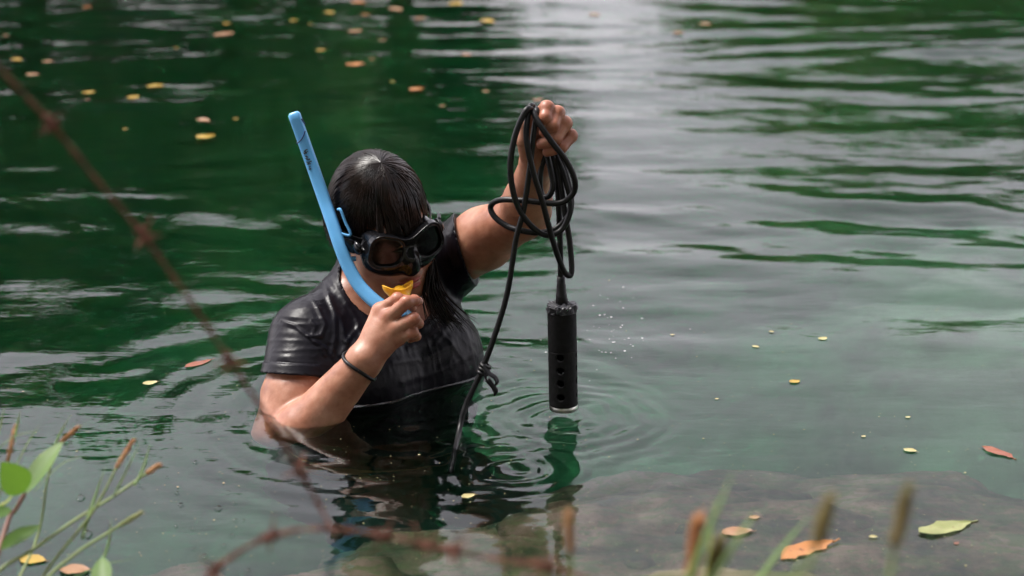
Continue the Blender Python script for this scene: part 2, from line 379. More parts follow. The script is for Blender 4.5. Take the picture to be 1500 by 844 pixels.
# --- trees on the far bank (out of the frame above; they show in the water's reflections)
M_BARK = simple('bark', (.10, .075, .05), .9, .35, 14, .5)
def leaf_mat(name, a, b):
    m = NT(name); f = m.noise(1.6, 4); m.set(Base_Color=m.ramp(f, [(.3, a), (.7, b)]), Roughness=.55)
    tl = m.n('ShaderNodeBsdfTranslucent'); tl.inputs[0].default_value = (*[min(1, x * 1.5) for x in b], 1); ms = m.n('ShaderNodeMixShader'); ms.inputs[0].default_value = .3
    m.L.new(m.b.outputs[0], ms.inputs[1]); m.L.new(tl.outputs[0], ms.inputs[2]); m.L.new(ms.outputs[0], m.out.inputs[0]); return m.m
LM = [leaf_mat('dark_leaves', (.022, .075, .014), (.06, .17, .03)), leaf_mat('mid_leaves', (.035, .10, .016), (.10, .23, .035)), leaf_mat('olive_leaves', (.06, .13, .018), (.16, .28, .045))]
def tree_proto(name, h, rx, mat, seed, nl, low, leaf):
    rg = np.random.default_rng(seed); root = empty(name); lobes = []; parts = []
    top = np.array((rg.normal(0, .15), rg.normal(0, .15), h * .8)); trunk = smooth_path([(0, 0, -.3), (rg.normal(0, .08), rg.normal(0, .08), h * .3), top], 6)
    parts.append(tube(trunk, [.035 * h, .024 * h, .006 * h], 8))
    for k in range(9):
        a = rg.uniform(0, 6.28); t = rg.uniform(.25, .85); b = trunk[int(t * (len(trunk) - 1))]; L = rx * rg.uniform(.55, .95)
        e = b + np.array((math.cos(a) * L, math.sin(a) * L, rg.uniform(.05, .35) * h * .5)); parts.append(tube(smooth_path([b, (b + e) / 2 + (0, 0, -.1), e], 4), [.011 * h, .003 * h], 5)); lobes.append((e, rx * rg.uniform(.32, .5)))
    for k in range(13):
        a = rg.uniform(0, 6.28); r = rx * rg.uniform(0, .8); z = rg.uniform(low * h, h * .93); r *= math.sqrt(max(.1, 1 - ((z / h - .5) / .6) ** 2)); lobes.append((np.array((math.cos(a) * r, math.sin(a) * r, z)), rx * rg.uniform(.28, .5)))
    mesh_obj('trunk', *join(parts), M_BARK, root)
    C = np.array([l[0] for l in lobes]); R = np.array([l[1] for l in lobes]); pk = rg.integers(0, len(lobes), nl); d = rg.normal(0, 1, (nl, 3)); d /= np.linalg.norm(d, axis=1)[:, None]
    c = C[pk] + d * (R[pk] * rg.uniform(.45, 1.08, nl))[:, None]; u = rg.normal(0, 1, (nl, 3)); u /= np.linalg.norm(u, axis=1)[:, None]; w = np.cross(u, d + .3); w /= np.linalg.norm(w, axis=1)[:, None] + 1e-9
    s = (leaf * rg.uniform(.6, 1.3, nl))[:, None]; V = np.stack([c - u * s, c + w * s * .45, c + u * s, c - w * s * .45], 1).reshape(-1, 3)
    mesh_obj('crown', V, np.arange(nl * 4).reshape(-1, 4), mat, root, smooth=False)
    return root
PROTO = [tree_proto('broadleaf_tree', 6.2, 2.0, LM[0], 1, 5200, .16, .19), tree_proto('broadleaf_tree', 5.2, 1.8, LM[1], 2, 4600, .12, .18), tree_proto('shore_bush', 2.1, 1.15, LM[1], 3, 2600, .05, .12), tree_proto('shore_bush', 1.7, 1.0, LM[2], 4, 2200, .05, .11)]
TL = {0: ('tall dark green tree on the far bank mirrored in the water', 'tree', 'tall trees across the pond'), 1: ('mid green rounded tree on the far bank mirrored in the water', 'tree', 'tall trees across the pond'),
      2: ('low green bush on the far bank mirrored in the water', 'bush', 'bushes across the pond'), 3: ('low olive bush on the far bank mirrored in the water', 'bush', 'bushes across the pond')}
SPOTS = [(0, -6.9, 15.6, .75), (1, -5.2, 15.0, .78), (0, -3.9, 16.3, .76), (1, -3.0, 15.0, .77), (0, -1.7, 16.0, .72), (1, -.85, 15.2, .66), (0, -8.8, 16.8, .8), (1, -2.4, 17.6, .85),
         (3, 1.55, 15.0, .62), (2, 2.3, 15.2, .8), (3, 2.8, 15.3, .95), (2, 3.7, 15.2, 1.05), (3, 4.7, 15.6, 1.15), (3, 5.9, 15.2, 1.2), (1, 5.6, 18.5, .6), (1, 8.4, 17.4, .7), (2, 7.3, 15.3, 1.4), (2, 3.1, 17.0, 1.2)]
NEAR = [(0, -4.8, -3.2, 1.25), (0, -1.6, -4.4, 1.35), (1, 1.3, -3.6, 1.35), (0, 4.4, -3.3, 1.3), (1, -3.2, -1.9, 1.2), (1, 3.6, -1.3, 1.2), (0, -6.8, .2, 1.2), (0, 6.6, .4, 1.2)]  # unseen trees added behind and beside the camera to block sky light
TN = {0: ('tall dark green tree added unseen on the near bank to shade the wader', 'tree', 'trees on the near bank'), 1: ('mid green rounded tree added unseen on the near bank to shade the wader', 'tree', 'trees on the near bank')}
SPOTS = [(*q, TL) for q in SPOTS] + [(*q, TN) for q in NEAR]
used = set()
for i, (k, x, y, s, LB) in enumerate(SPOTS):
    src = PROTO[k]
    if k not in used: used.add(k); o = src
    else:
        o = src.copy(); COL.objects.link(o)
        for ch in src.children: c_ = ch.copy(); COL.objects.link(c_); c_.parent = o
    o.location = (x, y, .15); o.scale = (s, s, s); o.rotation_euler = (0, 0, i * 1.9); tag(o, *LB[k])
# ================================================================== PERSON
# --- joints
R_SH, L_SH = A(W(456, 498, 3.075)), A(W(652, 385, 3.27))
R_EL, R_WR = A(W(411, 672, 2.93)), A(W(531, 532, 2.92))
L_EL, L_WR = A(W(768, 312, 3.10)), A(W(785, 240, 2.955))
ALONG = nrm((L_SH - R_SH) * (1, 1, 0)); FRONT = np.array((ALONG[1], -ALONG[0], 0.0)); UP = np.array((0, 0, 1.0))
MID = (R_SH + L_SH) / 2
TR = np.stack([ALONG, FRONT, UP], 1)
def T(a, f, z): return (MID * (1, 1, 0) + ALONG * a + FRONT * f + UP * z).astype(np.float32)   # torso frame, z from the water

# --- head frame (columns: person's left, forward, up)
HS = .93; HY, HP, HR = rad(27.5), rad(9), rad(8.5)
_f = np.array((math.sin(HY) * math.cos(HP), -math.cos(HY) * math.cos(HP), -math.sin(HP)))
_l0 = np.array((math.cos(HY), math.sin(HY), 0.0)); _u0 = np.cross(_l0, _f) * -1
_u0 = np.cross(_f, _l0) if np.cross(_f, _l0)[2] > 0 else -np.cross(_f, _l0)
_l = _l0 * math.cos(HR) + _u0 * math.sin(HR); _u = _u0 * math.cos(HR) - _l0 * math.sin(HR)
HM = np.stack([_l, _f, _u], 1).astype(np.float32); HC = A(W(560, 327, 3.10))
def toH(p): return (p - HC) @ HM / np.float32(HS)
def H(l, f, u): return (HC + HM @ np.array((l, f, u), dtype=np.float32) * HS).astype(np.float32)

def head_local(q):
    s = q.copy(); s[:, 0] = np.abs(s[:, 0])
    d = ell(q, (0, -.012, .028), (.073, .092, .087))
    d = smin(d, ell(q, (0, .03, -.03), (.064, .062, .082)), .03)
    d = smin(d, ell(s, (.036, .05, -.045), (.032, .034, .038)), .02)
    d = smin(d, cone(s, (.05, .01, -.058), (.016, .07, -.098), .02, .018), .025)
    d = smin(d, ell(q, (0, .076, -.098), (.022, .018, .018)), .02)
    d = smin(d, ell(q, (0, .03, -.098), (.045, .045, .025)), .03)
    d = smin(d, ell(s, (.026, .079, .018), (.026, .012, .009)), .02)
    d = np.maximum(d, -ell(s, (.032, .1, -.002), (.017, .016, .011)) * 0.8)
    d = smin(d, ell(s, (.032, .08, -.002), (.0125, .0125, .0125)), .004)
    d = smin(d, cone(q, (0, .088, .004), (0, .106, -.03), .007, .011), .012)
    d = smin(d, ell(s, (.012, .095, -.034), (.008, .009, .007)), .006)
    d = smin(d, ell(q, (0, .086, -.065), (.03, .016, .02)), .015)
    lipc = q - A((0, 0, 0)); lipc = lipc.copy(); lipc[:, 1] += 9.0 * q[:, 0] ** 2
    d = smin(d, ell(lipc, (0, .102, -.0665), (.0235, .0085, .0052)), .004)
    d = smin(d, ell(lipc, (0, .1, -.0785), (.0205, .0095, .0062)), .004)
    d = np.maximum(d, -(np.sqrt(((lipc[:, 1] - .109) / 1.6) ** 2 + (q[:, 2] + .0722) ** 2) - .0022 + np.maximum(np.abs(q[:, 0]) - .02, 0)))
    d = smin(d, ell(s, (.076, -.004, -.008), (.009, .018, .03)), .006)
    return d
NECK_TOP, NECK_BASE = H(0, -.03, -.055), T(.005, .01, .185)
def head(p): return within(p, HC + HM @ A((0, 0, -.01)), .17, lambda q: head_local(toH(q)) * HS)

# --- right hand (closing on the snorkel's mouthpiece): px, px, distance
RF = {'index': [(557, 455, 2.955), (582, 438, 2.942), (599, 441, 2.962), (603, 451, 2.98)],
      'middle': [(570, 465, 2.938), (595, 443, 2.918), (607, 440, 2.93), (613, 442, 2.946)],
      'ring': [(580, 480, 2.93), (606, 467, 2.912), (613, 474, 2.932), (603, 479, 2.95)],
      'little': [(583, 496, 2.93), (605, 487, 2.917), (610, 493, 2.934), (601, 496, 2.948)]}
RR = {'index': (.0108, .0094, .0088, .0072), 'middle': (.011, .0098, .0088, .0074), 'ring': (.0106, .0093, .0085, .0072), 'little': (.0098, .0083, .0077, .0066)}
RTH = [(550, 512, 2.945), (566, 488, 2.975), (583, 467, 2.99), (598, 460, 2.99)]
LF = {'index': [(788, 172, 2.94), (801, 158, 2.905), (799, 172, 2.893), (794.5, 183, 2.897)],
      'middle': [(798, 178, 2.945), (816, 166, 2.908), (810, 183, 2.893), (797, 193, 2.905)],
      'ring': [(808, 190, 2.95), (827, 181, 2.912), (814, 203, 2.895), (793, 211, 2.908)],
      'little': [(814, 206, 2.952), (836, 199, 2.92), (823, 216, 2.902), (801, 223, 2.91)]}
LR = {'index': (.0118, .0108, .0098, .0082), 'middle': (.0118, .0108, .0098, .0082), 'ring': (.0114, .0106, .0096, .0079), 'little': (.0106, .0096, .0087, .0072)}
LTH = [(776, 226, 2.935), (769, 204, 2.92), (772, 180, 2.913), (780, 163, 2.915)]
def build_hand(Fi, Ra, Th, wr, wr_r):
    fi = {k: [A(W(*q)) for q in v] for k, v in Fi.items()}; th = [A(W(*q)) for q in Th]; wr = A(wr)
    names = ['index', 'middle', 'ring', 'little']
    def fn(p):
        palm = None
        for i, k in enumerate(names):
            m = fi[k][0]; c = cone(p, wr * .86 + m * .14, m, wr_r * .78, .0125 - .0006 * i)
            palm = c if palm is None else smin(palm, c, .011)
        for i in range(3):
            palm = smin(palm, cone(p, fi[names[i]][0], fi[names[i + 1]][0], .0118, .0112), .006)
        f_all = None
        for k in names:
            f = None; J, r = fi[k], Ra[k]
            for j in range(3):
                c = cone(p, J[j], J[j + 1], r[j] * (.96 if j else 1), r[j + 1]); f = c if f is None else smin(f, c, .003)
            f = smin(f, np.sqrt(((p - J[1]) ** 2).sum(1)) - r[1] * 1.06, .003)
            f_all = f if f_all is None else smin(f_all, f, .0012)
        t = None; rr = (.016, .0125, .0105, .008)
        for j in range(3):
            c = cone(p, th[j], th[j + 1], rr[j], rr[j + 1]); t = c if t is None else smin(t, c, .005)
        palm = smin(palm, t, .008)
        return smin(palm, f_all, .005)
    return fn, fi
RHAND, RFI = build_hand(RF, RR, RTH, R_WR, .026); LHAND, LFI = build_hand(LF, LR, LTH, L_WR, .025)
RH_C, LH_C = A(W(565, 490, 2.94)), A(W(800, 200, 2.93))
def rhand(p): return within(p, RH_C, .12, RHAND)
def lhand(p): return within(p, LH_C, .12, LHAND)
def wristy(p, a, b, ra, rb):    # forearm: swell below the elbow
    m = a * .72 + b * .28
    return smin(cone(p, a, m, ra * .93, ra), cone(p, m, b, ra, rb), .02)
def upper_arm(p, sh, el, ra, rb):
    m = sh * .5 + el * .5; return smin(cone(p, sh, m, ra, ra * .95), cone(p, m, el, ra * .95, rb), .02)
def arm_r(p):
    d = upper_arm(p, R_SH, R_EL, .055, .045)
    d = smin(d, wristy(p, R_EL, R_WR, .043, .0275), .008)
    return smin(d, rhand(p), .012)
def arm_l(p):
    d = upper_arm(p, L_SH, L_EL, .052, .036)
    d = smin(d, wristy(p, L_EL, L_WR, .0345, .0245), .035)
    return smin(d, lhand(p), .012)
HIP = {s: T(s * .09, -.02, -.5) for s in (-1, 1)}; KNEE = {s: T(s * .12, .36, -.66) for s in (-1, 1)}
ANK = {s: T(s * .12, .06, -.98) for s in (-1, 1)}; TOE = {s: T(s * .13, .2, -1.02) for s in (-1, 1)}
def torso(p):
    d = ell(p, T(0, .0, -.02), (.163, .108, .195), TR)
    d = smin(d, ell(p, T(0, .0, -.25), (.165, .13, .22), TR), .06)
    d = smin(d, cone(p, R_SH * (1, 1, 1) + A(FRONT * -.01), L_SH + A(FRONT * -.01), .050, .050), .045)
    for s in (-1, 1):
        sh = R_SH if s < 0 else L_SH
        d = smin(d, cone(p, NECK_BASE + A(FRONT * -.03), sh * .75 + MID * .25 + A(UP * .002), .034, .036), .035)
        d = smin(d, ell(p, T(s * .075 - .016, .07, .012), (.08, .066, .085), TR), .06)
    return d
def legs(p):
    d = ell(p, T(0, -.03, -.47), (.18, .15, .15), TR)
    for s in (-1, 1):
        l = cone(p, HIP[s], KNEE[s], .092, .06); l = smin(l, cone(p, KNEE[s], ANK[s], .058, .036), .02)
        l = smin(l, cone(p, ANK[s], TOE[s], .036, .024), .02); d = smin(d, l, .04)
    return d
def neck(p): return cone(p, NECK_TOP, NECK_BASE, .054, .062)
def body(p):
    d = smin(torso(p), neck(p), .035); d = smin(d, head(p), .025)
    d = smin(d, arm_l(p), .03)
    ar = arm_r(p)
    # only the shoulder end of the arm melts into the trunk; the forearm stays free of it
    t = np.clip(((p - R_SH) @ (R_EL - R_SH)) / ((R_EL - R_SH) @ (R_EL - R_SH)), 0, 1)
    k = np.maximum(.03 * (1 - t * 1.6), .004)
    h = np.clip(.5 + .5 * (ar - d) / k, 0, 1); d = ar * (1 - h) + d * h - k * h * (1 - h)
    return d

# --- skin material
m = NT('skin'); n1 = m.noise(24, 7, rough=.65); n2 = m.noise(350, 3)
n0 = m.noise(9, 3); c = m.mixc(n0, m.ramp(n1, [(0.32, (.22, .085, .045)), (0.52, (.36, .165, .098)), (0.70, (.50, .27, .18))]), m.ramp(n1, [(0.35, (.30, .115, .07)), (0.65, (.42, .20, .13))]))
c = m.mixc(m.attr('red'), c, (.42, .12, .07)); c = m.mixc(m.attr('lip'), c, (.30, .04, .03)); c = m.mixc(m.attr('nail'), c, (.58, .34, .28))
m.set(Base_Color=c, Roughness=m.ramp(n1, [(0.3, (.40,) * 3), (0.7, (.55,) * 3)]), Subsurface_Weight=.25, Subsurface_Radius=(.012, .005, .003), Subsurface_Scale=.5, Specular_IOR_Level=.42, Coat_Weight=.16, Coat_Roughness=.28)
m.bump(n2, .3, .0008); M_SKIN = m.m

person = empty('person', tuple(T(0, .1, -1.03)))
PL = 'person in black wet T-shirt standing chest-deep, raising one arm with a coiled cable'
tag(person, PL, 'person')
V, F = sdf_mesh(body, (-.47, 2.80, -.17), (.16, 3.46, .55), .0023, 3)
Vl, Fl = sdf_mesh(lambda p: smin(torso(p), legs(p), .05), (-.62, 2.62, -1.08), (.3, 3.5, -.13), .008, 2)
nu = len(V); V = np.concatenate([V, Vl]); F = np.concatenate([F, Fl + nu])
q = toH(V); dlip = np.minimum(ell(np.stack([q[:, 0], q[:, 1] + 9 * q[:, 0] ** 2, q[:, 2]], 1), (0, .1, -.0665), (.0245, .012, .0058)), ell(np.stack([q[:, 0], q[:, 1] + 9 * q[:, 0] ** 2, q[:, 2]], 1), (0, .1, -.0785), (.0215, .012, .0068)))
lip = np.clip(-dlip / .0012 + .3, 0, 1)
red = np.zeros(len(V)); nail = np.zeros(len(V))
for fi in (RFI, LFI):
    for k, J in fi.items():
        for j in (0, 1, 2):
            red = np.maximum(red, .75 * np.exp(-(np.linalg.norm(V - J[j], axis=1) / .011) ** 2))
        red = np.maximum(red, .8 * np.exp(-(np.linalg.norm(V - J[3], axis=1) / .01) ** 2))
red = np.maximum(red, .55 * np.exp(-(np.linalg.norm(V - R_EL, axis=1) / .06) ** 2)); red = np.maximum(red, .5 * np.exp(-(np.linalg.norm(V - L_EL, axis=1) / .05) ** 2))
# finger nails: a plate on the outer side of each finger's last joint
def nail_mask(J, r):
    t = nrm(J[3] - J[2]); pl = np.cross(J[1] - J[0], J[2] - J[1]); 
    o = np.cross(pl, t); o = o / (np.linalg.norm(o) + 1e-9)
    if o @ ((J[1] - (J[0] + J[2]) / 2)) < 0: o = -o
    c = J[3] + o * r * .95 + t * .0005; w = V - c; x = w @ t; y = w @ nrm(np.cross(t, o)); z = w @ o
    return ((np.abs(x / .0062) ** 3 + np.abs(y / .0052) ** 3) < 1) & (np.abs(z) < .006)
for fi, ra in ((RFI, RR), (LFI, LR)):
    for k, J in fi.items(): nail[nail_mask(J, ra[k][3])] = 1
N = vnormals(V, F)
V = V + N * (fbm(V, 45, 2, 3) * .0007)[:, None]
body_o = keep_world(mesh_obj('body', V, F, M_SKIN, person, attr={'lip': lip, 'red': red, 'nail': nail}))

# --- T-shirt: a layer over trunk and shoulders, cut at neck, sleeves and hem
m = NT('wet_black_jersey'); n1 = m.noise(900, 2); n2 = m.noise(14, 4)
m.set(Base_Color=m.ramp(n2, [(0.3, (.0035, .003, .005)), (0.7, (.007, .006, .010))]), Roughness=m.ramp(n2, [(0.35, (.26,) * 3), (0.7, (.44,) * 3)]), Specular_IOR_Level=.18)
n3 = m.noise(55, 4, vscale=(1, 1, .45)); n4 = m.noise(150, 3, vscale=(1, 1, 1.8)); nn = m.n('ShaderNodeMath', operation='MULTIPLY_ADD'); m.L.new(n3, nn.inputs[0]); nn.inputs[1].default_value = 2.2; m.L.new(n4, nn.inputs[2]); m.bump(nn.outputs[0], .10, .002); M_SHIRT = m.m
R_CUT_N = nrm((-.06, -.30, -.95)); R_CUT = A(W(435, 545, 2.99))
L_AX = nrm(L_EL - L_SH); L_CUT = A(W(680, 371, 3.22)); L_CUT_N = nrm(np.cross(np.array(W(680, 371, 3.22)) - (0, 0, CAM_H), np.array(W(693, 412, 3.2) - W(668, 328, 3.2)))); L_CUT_N = nrm(L_CUT_N * np.sign(L_CUT_N[0]) + np.array((.05, -.12, 0)))
NB_AX = nrm(NECK_TOP - NECK_BASE)
COL_C, COL_AX = T(-.012, .045, .17), nrm(UP * .82 + FRONT * .5)
def shirt_fn(p):
    d = torso(p)
    ar = smin(upper_arm(p, R_SH, R_EL, .055, .045), cone(p, R_SH, R_SH + (R_EL - R_SH) * .4, .057, .058), .02)
    ar = np.maximum(ar, (p - R_CUT) @ A(R_CUT_N) + 0)
    al = upper_arm(p, L_SH, L_EL, .057, .037); al = np.maximum(al, (p - L_CUT) @ A(L_CUT_N))
    d = smin(d, ar, .028); d = smin(d, al, .03)
    d = smin(d, np.maximum(neck(p), (p - NECK_BASE) @ A(NB_AX) - .03), .035) - .0045
    w = p - COL_C; ax = A(COL_AX); t = w @ ax; rr = w - t[:, None] * ax
    a_ = rr @ A(ALONG); f_ = rr @ A(np.cross(COL_AX, ALONG) * -1)
    rd = np.sqrt((a_ / 1.0) ** 2 + (f_ / 1.05) ** 2)
    d = np.maximum(d, np.minimum(.081 - rd, t + .08))
    return np.maximum(d, -.46 - p[:, 2])
Vs, Fs = sdf_mesh(shirt_fn, (-.47, 2.88, -.5), (.12, 3.46, .33), .0027, 3)
N = vnormals(Vs, Fs)
# folds: soft noise plus drawn creases (pixel polylines give the fold's course on the cloth facing the camera)
P2 = Vs @ np.stack([ALONG, FRONT, UP], 1).astype(np.float32)
ridge = lambda s, sd, sx: 1 - np.abs(fbm(P2 * sx, s, 3, sd))
DG = np.stack([P2[:, 0] * .8 + P2[:, 2] * .6, P2[:, 1], (P2[:, 2] * .8 - P2[:, 0] * .6) * .22], 1)
disp = .0004 * fbm(P2, 30, 2, 5) + .0019 * (ridge(15, 9, A((1.2, 1.2, .25))) ** 2 - .5) * np.clip(.55 + .8 * vnoise(P2, 9, 4), 0, 1) + .0019 * ((1 - np.abs(fbm(DG, 34, 2, 12))) ** 2 - .5) * np.clip(.3 + vnoise(P2, 7, 14), 0, 1)
disp = disp + .0007 * ((1 - np.abs(fbm(P2 * A((1, 1, .4)), 70, 2, 33))) ** 2 - .5)
pu, pv = pix(Vs); facing = np.clip((N @ A((0, -.95, .3))) * 1.5 + .3, 0, 1)
arm_zone = np.clip((505 - pu) / 40, 0, 1) * np.clip((pv - 430) / 30, 0, 1)
disp = disp * (1 - .55 * arm_zone) + arm_zone * .0009 * (1 - np.abs(fbm(np.stack([pu * .012, pv * .085, pu * 0], 1), 1, 2, 3)) - .5)
CREASES = [([(452, 428), (466, 452), (476, 476), (470, 492), (452, 492)], 4, .004), ([(412, 470), (432, 478), (450, 492), (466, 505), (476, 520)], 3.5, .0035),
           ([(455, 470), (462, 478), (458, 488)], 3, .003), ([(470, 405), (484, 440), (500, 470), (506, 500)], 6, .003), ([(478, 398), (500, 430), (522, 465), (530, 490)], 6, .0028),
           ([(486, 520), (492, 490), (490, 460), (480, 430)], 5, .003), ([(462, 500), (480, 512), (492, 530)], 4, .0032), ([(500, 520), (512, 495), (524, 480)], 5, .003),
           ([(620, 480), (640, 460), (655, 430), (660, 400)], 7, .003), ([(640, 500), (662, 470), (676, 440)], 6, .003), ([(600, 510), (630, 498), (650, 478)], 7, .003),
           ([(655, 345), (660, 375), (668, 405)], 5, .0025), ([(672, 345), (676, 372), (682, 402)], 4, .002), ([(640, 400), (650, 430), (668, 455), (684, 470)], 6, .003),
           ([(590, 560), (640, 545), (690, 520)], 8, .002), ([(575, 530), (620, 525), (660, 505)], 9, .0025)]
hem = -((Vs - R_CUT) @ A(R_CUT_N)); on_arm = upper_arm(Vs, R_SH, R_EL, .055, .045) < .012
disp = disp * np.where(on_arm, np.clip(hem / .02, .15, 1), 1) + np.where(on_arm, .0011 * (hem < .013) - .0012 * np.exp(-((hem - .014) / .0018) ** 2), 0)
for line, wpx, amp in CREASES:
    best = np.full(len(Vs), 1e9)
    for (x0, y0), (x1, y1) in zip(line[:-1], line[1:]):
        ex, ey = x1 - x0, y1 - y0; t = np.clip(((pu - x0) * ex + (pv - y0) * ey) / (ex * ex + ey * ey), 0, 1)
        best = np.minimum(best, np.hypot(pu - x0 - t * ex, pv - y0 - t * ey))
    disp = disp + facing * amp * .7 * (np.exp(-(best / (wpx * .7)) ** 2) - .5 * np.exp(-(best / (wpx * 1.7)) ** 2))
w_ = Vs - COL_C; t_ = w_ @ A(COL_AX); rc = w_ - t_[:, None] * A(COL_AX); ce = np.abs(np.sqrt((rc @ A(ALONG)) ** 2 + ((rc @ A(np.cross(COL_AX, ALONG))) / 1.05) ** 2) - .081)
le = np.abs((Vs - L_CUT) @ A(L_CUT_N)); edge = np.minimum(np.where(t_ > -.1, ce, 1), np.where(Vs[:, 0] > L_SH[0] - .03, le, 1)); edge = np.minimum(edge, np.where(on_arm, np.abs(hem), 1))
disp = disp * np.clip((edge - .002) / .009, 0, 1)
Vs = Vs + N * disp[:, None]
shirt = keep_world(mesh_obj('t_shirt', Vs, Fs, M_SHIRT, person)); shirt['label'] = 'wet black short-sleeved T-shirt'
Vp, Fp = sdf_mesh(lambda p: np.maximum(smin(legs(p), np.maximum(torso(p), p[:, 2] + .4), .05) - .006, -.9 - p[:, 2]), (-.62, 2.62, -.95), (.3, 3.5, -.33), .008, 2)
keep_world(mesh_obj('leggings', Vp, Fp, simple('black_leggings', (.012, .012, .016), .6), person))

# --- hair: a cap over the skull and wet strands combed away from the crown
m = NT('wet_dark_hair'); n1 = m.noise(40, 3)
m.set(Base_Color=m.ramp(n1, [(0.35, (.003, .0022, .002)), (0.75, (.018, .009, .006))]), Roughness=.3, Specular_IOR_Level=.24)
M_HAIR = m.m
HE_C, HE_R = A((0, -.013, .028)), A((.0795, .0995, .096))
def cap_fn(p):
    q = toH(p); d = ell(q, HE_C, HE_R - .002)
    d = smin(d, ell(q, (0, -.055, -.035), (.068, .055, .07)), .03)
    face = np.minimum(q[:, 1] - .042, .074 - q[:, 2])
    d = np.maximum(d, np.minimum(face, .02)); 
    side = np.minimum(q[:, 1] - (-.004), -.03 - q[:, 2]); d = np.maximum(d, np.minimum(side, .02))
    return d * HS
Vh, Fh = sdf_mesh(cap_fn, HC - .16, HC + .16, .003, 2)
def dirs(K, phi, th):
    K = nrm(K); e1 = nrm(np.cross(K, (1, 0, 0))); e2 = np.cross(K, e1)
    return K * np.cos(th)[:, None] + (e1 * math.cos(phi) + e2 * math.sin(phi)) * np.sin(th)[:, None]
KCROWN = (.012, .34, 1.0)
parts = []; hr = np.random.default_rng(3)
NCL = 260
cl_phi = np.sort((hr.uniform(0, 2 * np.pi, NCL) + .25 * np.sin(hr.uniform(0, 2 * np.pi, NCL) * 3)) % (2 * np.pi)); cl_sw = hr.normal(0, .05, NCL); cl_len = hr.uniform(.7, 1.1, NCL); cl_sway = hr.normal(0, .008, (NCL, 3)); cl_lift = hr.uniform(-.006, .016, NCL)
for i in range(8200):
    phi0 = hr.uniform(0, 2 * np.pi); ci = int(np.argmin(np.abs((cl_phi - phi0 + np.pi) % (2 * np.pi) - np.pi))); pc = phi0 + ((cl_phi[ci] - phi0 + np.pi) % (2 * np.pi) - np.pi)
    tst = dirs(KCROWN, phi0, np.array([.9]))[0]; front = tst[1] > .72; side_f = .36 < tst[1] <= .72
    th_end = (1.16 + .2 * cl_len[ci] + hr.uniform(-.06, .06)) if front else (hr.uniform(1.3, 1.62) if side_f else hr.uniform(1.7, 1.95))
    n = 11; st = hr.random(); th0 = .015 if st < .35 else hr.uniform(.02, .75)
    th = np.linspace(min(th0, th_end - .3), th_end, n); s_ = np.linspace(0, 1, n)
    ph = phi0 + (pc - phi0) * (.15 + (.75 if front else .38) * s_ ** 1.5) + .02 * np.sin(s_ * 9 + i * 1.7) + cl_sw[ci] * np.sin(th * 2.4) + (.10 * th * np.sign(tst[0]) if front else -.12 * th * np.sign(tst[0]))
    ph = ph + .13 * np.sin(phi0 * 3.1 + th * 2.2) * th + .05 * np.sin(phi0 * 11 + th * 4)
    base = np.array([dirs(KCROWN, ph[j], th[j:j + 1])[0] for j in range(n)])
    lift = 1.0 + cl_lift[ci] + hr.uniform(-.010, .010) + (hr.uniform(0, .035) * s_ ** 2 if hr.random() < .05 else 0) + .003 * np.sin(th * 9 + ci)
    q = HE_C + base * HE_R * lift[:, None]
    if front: q[:, 1] += .014 * s_ ** 3; q[:, 2] += .004 * s_ ** 2
    wv = (HC + q @ HM.T * HS)
    if not front and not side_f:      # wet ends clinging to the neck
        L = (.022 + .022 * cl_len[ci]) * hr.uniform(.5, 1.1); g = np.linspace(0, 1, 6)[1:, None]
        tail = wv[-1] + np.array((.10, .0, -1.0)) * L * g + cl_sway[ci] * g + np.array((.0045, .003, 0)) * np.sin(g * 6 + ci) * g + hr.normal(0, .0015, 3) * g
        wv = np.concatenate([wv, tail])
    parts.append(tube(wv, [.0006, .0011, .0010, .0008, .0003] if hr.random() < .85 else [.0008, .0016, .0015, .0012, .0004], 3, cap=False))
for i in range(760):               # wet hair over the temples
    sd2 = -1 if i % 13 else 1; d0 = nrm((sd2 * hr.uniform(.0, .45), hr.uniform(.25, .62), 1.0)); az_ = rad(hr.uniform(22, 98)); ez_ = hr.uniform(-.28, .0) if az_ > .8 else hr.uniform(-.05, .12)
    d1 = np.array((sd2 * math.sin(az_) * math.cos(ez_), math.cos(az_) * math.cos(ez_), math.sin(ez_))); s_ = np.linspace(0, 1, 9)[:, None]; dd = d0 * (1 - s_) + d1 * s_; dd /= np.linalg.norm(dd, axis=1)[:, None]
    q = HE_C + dd * HE_R * (1.0 + hr.uniform(-.004, .014)); q[:, 1] += (.004 * np.sin(s_[:, 0] * 3.1 + i)); parts.append(tube(HC + q @ HM.T * HS, [.0006, .0012, .0011, .0003], 3, cap=False))
# long wet lock falling in front of the raised arm's shoulder
for i in range(70):
    a = hr.normal(0, 6); b = hr.normal(0, .008); c0 = hr.normal(0, 5)
    P = [W(634 + c0 * .4, 372 + abs(c0), 3.085 + b), W(630 + c0 + a * .3, 405, 3.075 + b), W(634 + a + c0, 432, 3.06 + b), W(650 + a * 1.8 + c0, 462 + hr.uniform(-5, 5), 3.045 + b), W(664 + a * 2.2 + c0, 480 + hr.uniform(-14, 8), 3.04 + b)]
    parts.append(tube(smooth_path(P, 4), [.001, .0014, .001, .0003], 3, cap=False))
parts.append((Vh, [tuple(f) for f in Fh]))
HV, HF = join(parts)
hair = keep_world(mesh_obj('hair', HV, HF, M_HAIR, person)); hair['label'] = 'wet dark hair with a fringe over the mask'
